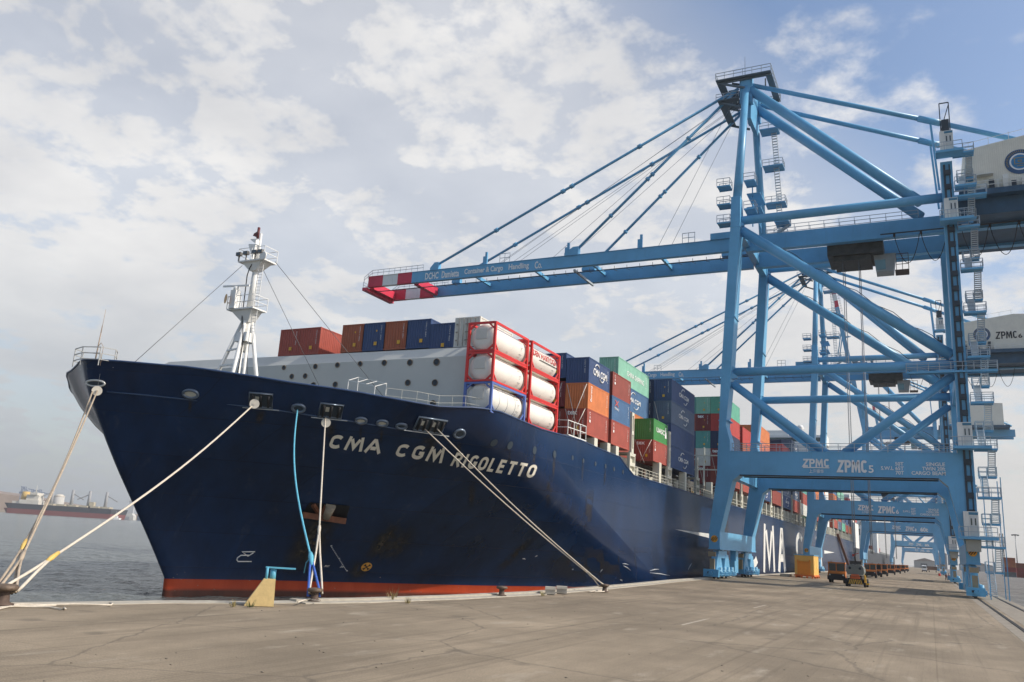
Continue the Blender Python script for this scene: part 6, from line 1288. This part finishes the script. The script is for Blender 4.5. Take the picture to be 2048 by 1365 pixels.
# ------------------------------------------------------------------ across the water on the left
def far_pt(x, D=1700, z=WATER_Z):
    d = ray(x, 1019+.0608*x); d = V((d.x, d.y, 0)).normalized()*D; return V((d.x, d.y, z))
S0 = far_pt(12); S1 = far_pt(249, 1640); ax = (S1-S0); LEN = V((ax.x, ax.y, 0)).length; ang = math.atan2(ax.y, ax.x)
t = thing('bulk_carrier', 'distant bulk carrier with black and red hull and cream deckhouse across the harbour', 'ship', S0, rz=ang)
def ship_hull(mb, L, B, z0, z1, rake):
    pts = [(0, -B*.35), (L*.04, -B/2), (L*.9, -B/2), (L, 0), (L*.9, B/2), (L*.04, B/2), (0, B*.35)]
    n = len(pts); up_ = [(x+(rake*(z1-0)*.5 if i == 3 else 0), y, z1) for i, (x, y) in enumerate(pts)]; dn = [(x+(rake*z0*.5 if i == 3 else 0)+(6 if x == 0 else 0), y, z0) for i, (x, y) in enumerate(pts)]
    mb._add(dn+up_, [tuple(range(n))[::-1], tuple(range(n, 2*n))]+[(i, (i+1) % n, n+(i+1) % n, n+i) for i in range(n)])
mb = MB(); ship_hull(mb, LEN, 32, 8.2, 17, .5); hl = mb.build('hull', mat('far_black_hull', (.03, .035, .045), .6), t)
mb = MB(); ship_hull(mb, LEN, 31.8, -1, 8.2, .5); mb.build('boot_topping', mat('far_red_hull', (.2, .055, .05), .6), hl)
mb = MB(); mb.box(LEN*.12, LEN*.28, -14, 14, 17, 24); mb.box(LEN*.17, LEN*.27, -12, 12, 24, 33); mb.box(LEN*.2, LEN*.26, -15, 15, 33, 37); mb.box(LEN*.06, LEN*.12, -12, 12, 17, 21); mb.tube((LEN*.22, 0, 37), (LEN*.22, 0, 50), .8, .3, 8); dh = mb.build('deckhouse', mat('far_cream', (.62, .58, .5), .6), t)
mb = MB(); mb.tube((LEN*.14, 0, 24), (LEN*.14, 0, 38), 7, 6, 14); mb.build('funnel', mat('funnel_yellow', (.6, .4, .12), .6), t)
mb = MB()
for k in range(6): mb.box(LEN*(.33+.095*k), LEN*(.40+.095*k), -11, 11, 17, 20)
mb.box(LEN*.69, LEN*.73, -6, 6, 20, 27); mb.build('hatch_covers', mat('far_hatch', (.48, .42, .3), .7), t)
for k, u in enumerate((.36, .53, .675, .82)):
    mb = MB(); mb.tube((LEN*u, 0, 17), (LEN*u, 0, 46), 3.0, 2.4, 10); e = 1 if k % 2 else -1; mb.bar((LEN*u, 0, 40), (LEN*(u+e*.1), 0, 30), 1.6); mb.build('deck_crane', mat('far_crane_grey', (.3, .3, .3), .7), t)
# far shore, low hills and port buildings
mb = MB()
A = [far_pt(x, 1900+(60 if x < 0 else 0)) for x in (-900, -300, 0, 150, 330, 700)]
for a, b_ in zip(A[:-1], A[1:]):
    a2, b2_ = a*1.6, b_*1.6
    mb.face([V((a.x, a.y, -4)), V((b_.x, b_.y, -4)), V((b_.x, b_.y, 1)), V((a.x, a.y, 1))]); mb.face([V((a.x, a.y, 1)), V((b_.x, b_.y, 1)), V((b2_.x, b2_.y, 4)), V((a2.x, a2.y, 4))])
tag(mb.build('far_shore', mat('far_shore_sand', (.3, .25, .2), .9)), kind='structure')
mb = MB()
prof = [(-700, 46), (-300, 52), (-60, 50), (0, 44), (50, 40), (105, 33), (150, 26), (215, 19), (260, 12), (330, 8), (600, 6)]
for (x0, h0), (x1, h1) in zip(prof[:-1], prof[1:]):
    a, b_ = far_pt(x0, 2080), far_pt(x1, 2080); c, d = far_pt(x0, 2300), far_pt(x1, 2300)
    mb.face([V((a.x, a.y, -2)), V((b_.x, b_.y, -2)), V((b_.x, b_.y, h1*.8)), V((a.x, a.y, h0*.8))]); mb.face([V((a.x, a.y, h0*.8)), V((b_.x, b_.y, h1*.8)), V((d.x, d.y, h1)), V((c.x, c.y, h0))])
tag(mb.build('far_hills', mat('far_hill_brown', (.27, .21, .17), .95, var=.3, scale=.02)), kind='structure')
for x, w, h, nm, lab, cat in ((113, 17, 34, 'silo', 'distant round pale silo behind the bulk carrier amidships', 'silo'), (98, 9, 25, 'silo', 'smaller distant silo just left of the wide round one', 'silo')):
    p = far_pt(x, 2020); t = thing(nm, lab, cat, p); r = w*2020/1643/2; mb = MB(); mb.tube((0, 0, 0), (0, 0, h*1.12), r, n=20); mb.build('drum', mat('far_silo', (.48, .46, .42), .8), t); mb = MB(); mb.lathe((0, 0, h*1.12), [(r, 0), (r*1.03, 1), (r*.6, 5), (.3, 6)], 20); mb.build('roof', mat('far_silo_roof', (.55, .5, .42), .8), t)
for x, lab, h in ((38, 'thin distant harbour crane behind the funnel of the bulk carrier', 54), (64, 'wide lattice unloader behind the deckhouse of the bulk carrier', 50)):
    p = far_pt(x, 2000); t = thing('harbour_crane', lab, 'crane', p, rz=ang); mb = MB(); s = 4 if x == 38 else 11
    for q in (-s, s): mb.bar((q, 0, 0), (q*.7, 0, h), 1.3); mb.bar((q, 8, 0), (q*.7, 8, h), 1.3)
    for k in range(6): z = h*k/6; e = 1 if k % 2 else -1; mb.bar((-s*e, 0, z), (s*e*.8, 0, z+h/6), .8)
    mb.build('tower', mat('far_crane_blue', (.18, .22, .3), .7), t)
    mb = MB(); mb.box(-s*1.6, s*1.6, 0, 8, h*.72, h*.8); mb.bar((-s*1.5, 4, h), (s*2, 4, h*.85), 1.6); mb.build('jib', mat('far_crane_blue', (.18, .22, .3), .7), t)
p = far_pt(259, 1950); t = thing('tower_block', 'hazy pale tower beyond the bow of the bulk carrier', 'tower', p, rz=ang); mb = MB(); mb.box(-5, 5, 0, 10, 0, 38); mb.build('wall', mat('far_tower_grey', (.4, .42, .44), .8), t); mb = MB(); mb.box(-5.4, 5.4, -.4, 10.4, 36, 39); mb.build('roof', GREY, t)
p = far_pt(254, 1720); t = thing('storage_shed', 'white curved storage shed on the shore right of the bulk carrier', 'shed', p, rz=ang); mb = MB(); prism(mb, [(-11, 0), (11, 0), (11, 8), (7, 12), (-7, 12), (-11, 8)], 0, 20); mb.build('wall', mat('far_shed_white', (.55, .54, .5), .7), t); mb = MB(); mb.box(-4, 4, -.2, 0, 0, 6); mb.build('door', GREY, t)
p = far_pt(275, 1700); t = thing('moored_barge', 'dark blue barge hull showing past the stem on the far shore', 'barge', p, rz=ang); mb = MB(); ship_hull(mb, 40, 14, -1, 9, .4); mb.build('hull', mat('far_navy', (.06, .09, .15), .6), t); mb = MB(); mb.box(28, 36, -4, 4, 9, 15); mb.build('deckhouse', mat('far_cream', (.62, .58, .5), .6), t)
p = far_pt(221, 1560); t = thing('tug_boat', 'small white tug in front of the bow of the bulk carrier', 'boat', p, rz=ang); mb = MB(); ship_hull(mb, 17, 6, -.6, 2.6, .6); mb.build('hull', WHITE_CLEAN, t); mb = MB(); mb.box(5, 12, -2.2, 2.2, 2.6, 5.4); mb.box(6.5, 10.5, -1.7, 1.7, 5.4, 7.4); mb.build('wheelhouse', WHITE_CLEAN, t); mb = MB(); mb.tube((8.5, 0, 7.4), (8.5, 0, 14), .25, n=6); mb.build('mast', GREY, t)

# ------------------------------------------------------------------ air
def haze():
    mb = MB(); mb.box(-2600, 900, -200, 2700, -9, 135); m = bpy.data.materials.new('haze'); m.use_nodes = True; nt = m.node_tree; N = nt.nodes; N.clear()
    out = N.new('ShaderNodeOutputMaterial'); v = N.new('ShaderNodeVolumePrincipled'); v.inputs['Color'].default_value = (.93, .94, .96, 1); v.inputs['Density'].default_value = HAZE_D; v.inputs['Anisotropy'].default_value = .2
    nt.links.new(v.outputs[0], out.inputs['Volume']); o = mb.build('haze', m); tag(o, kind='stuff')
HAZE_D = .00014
haze()
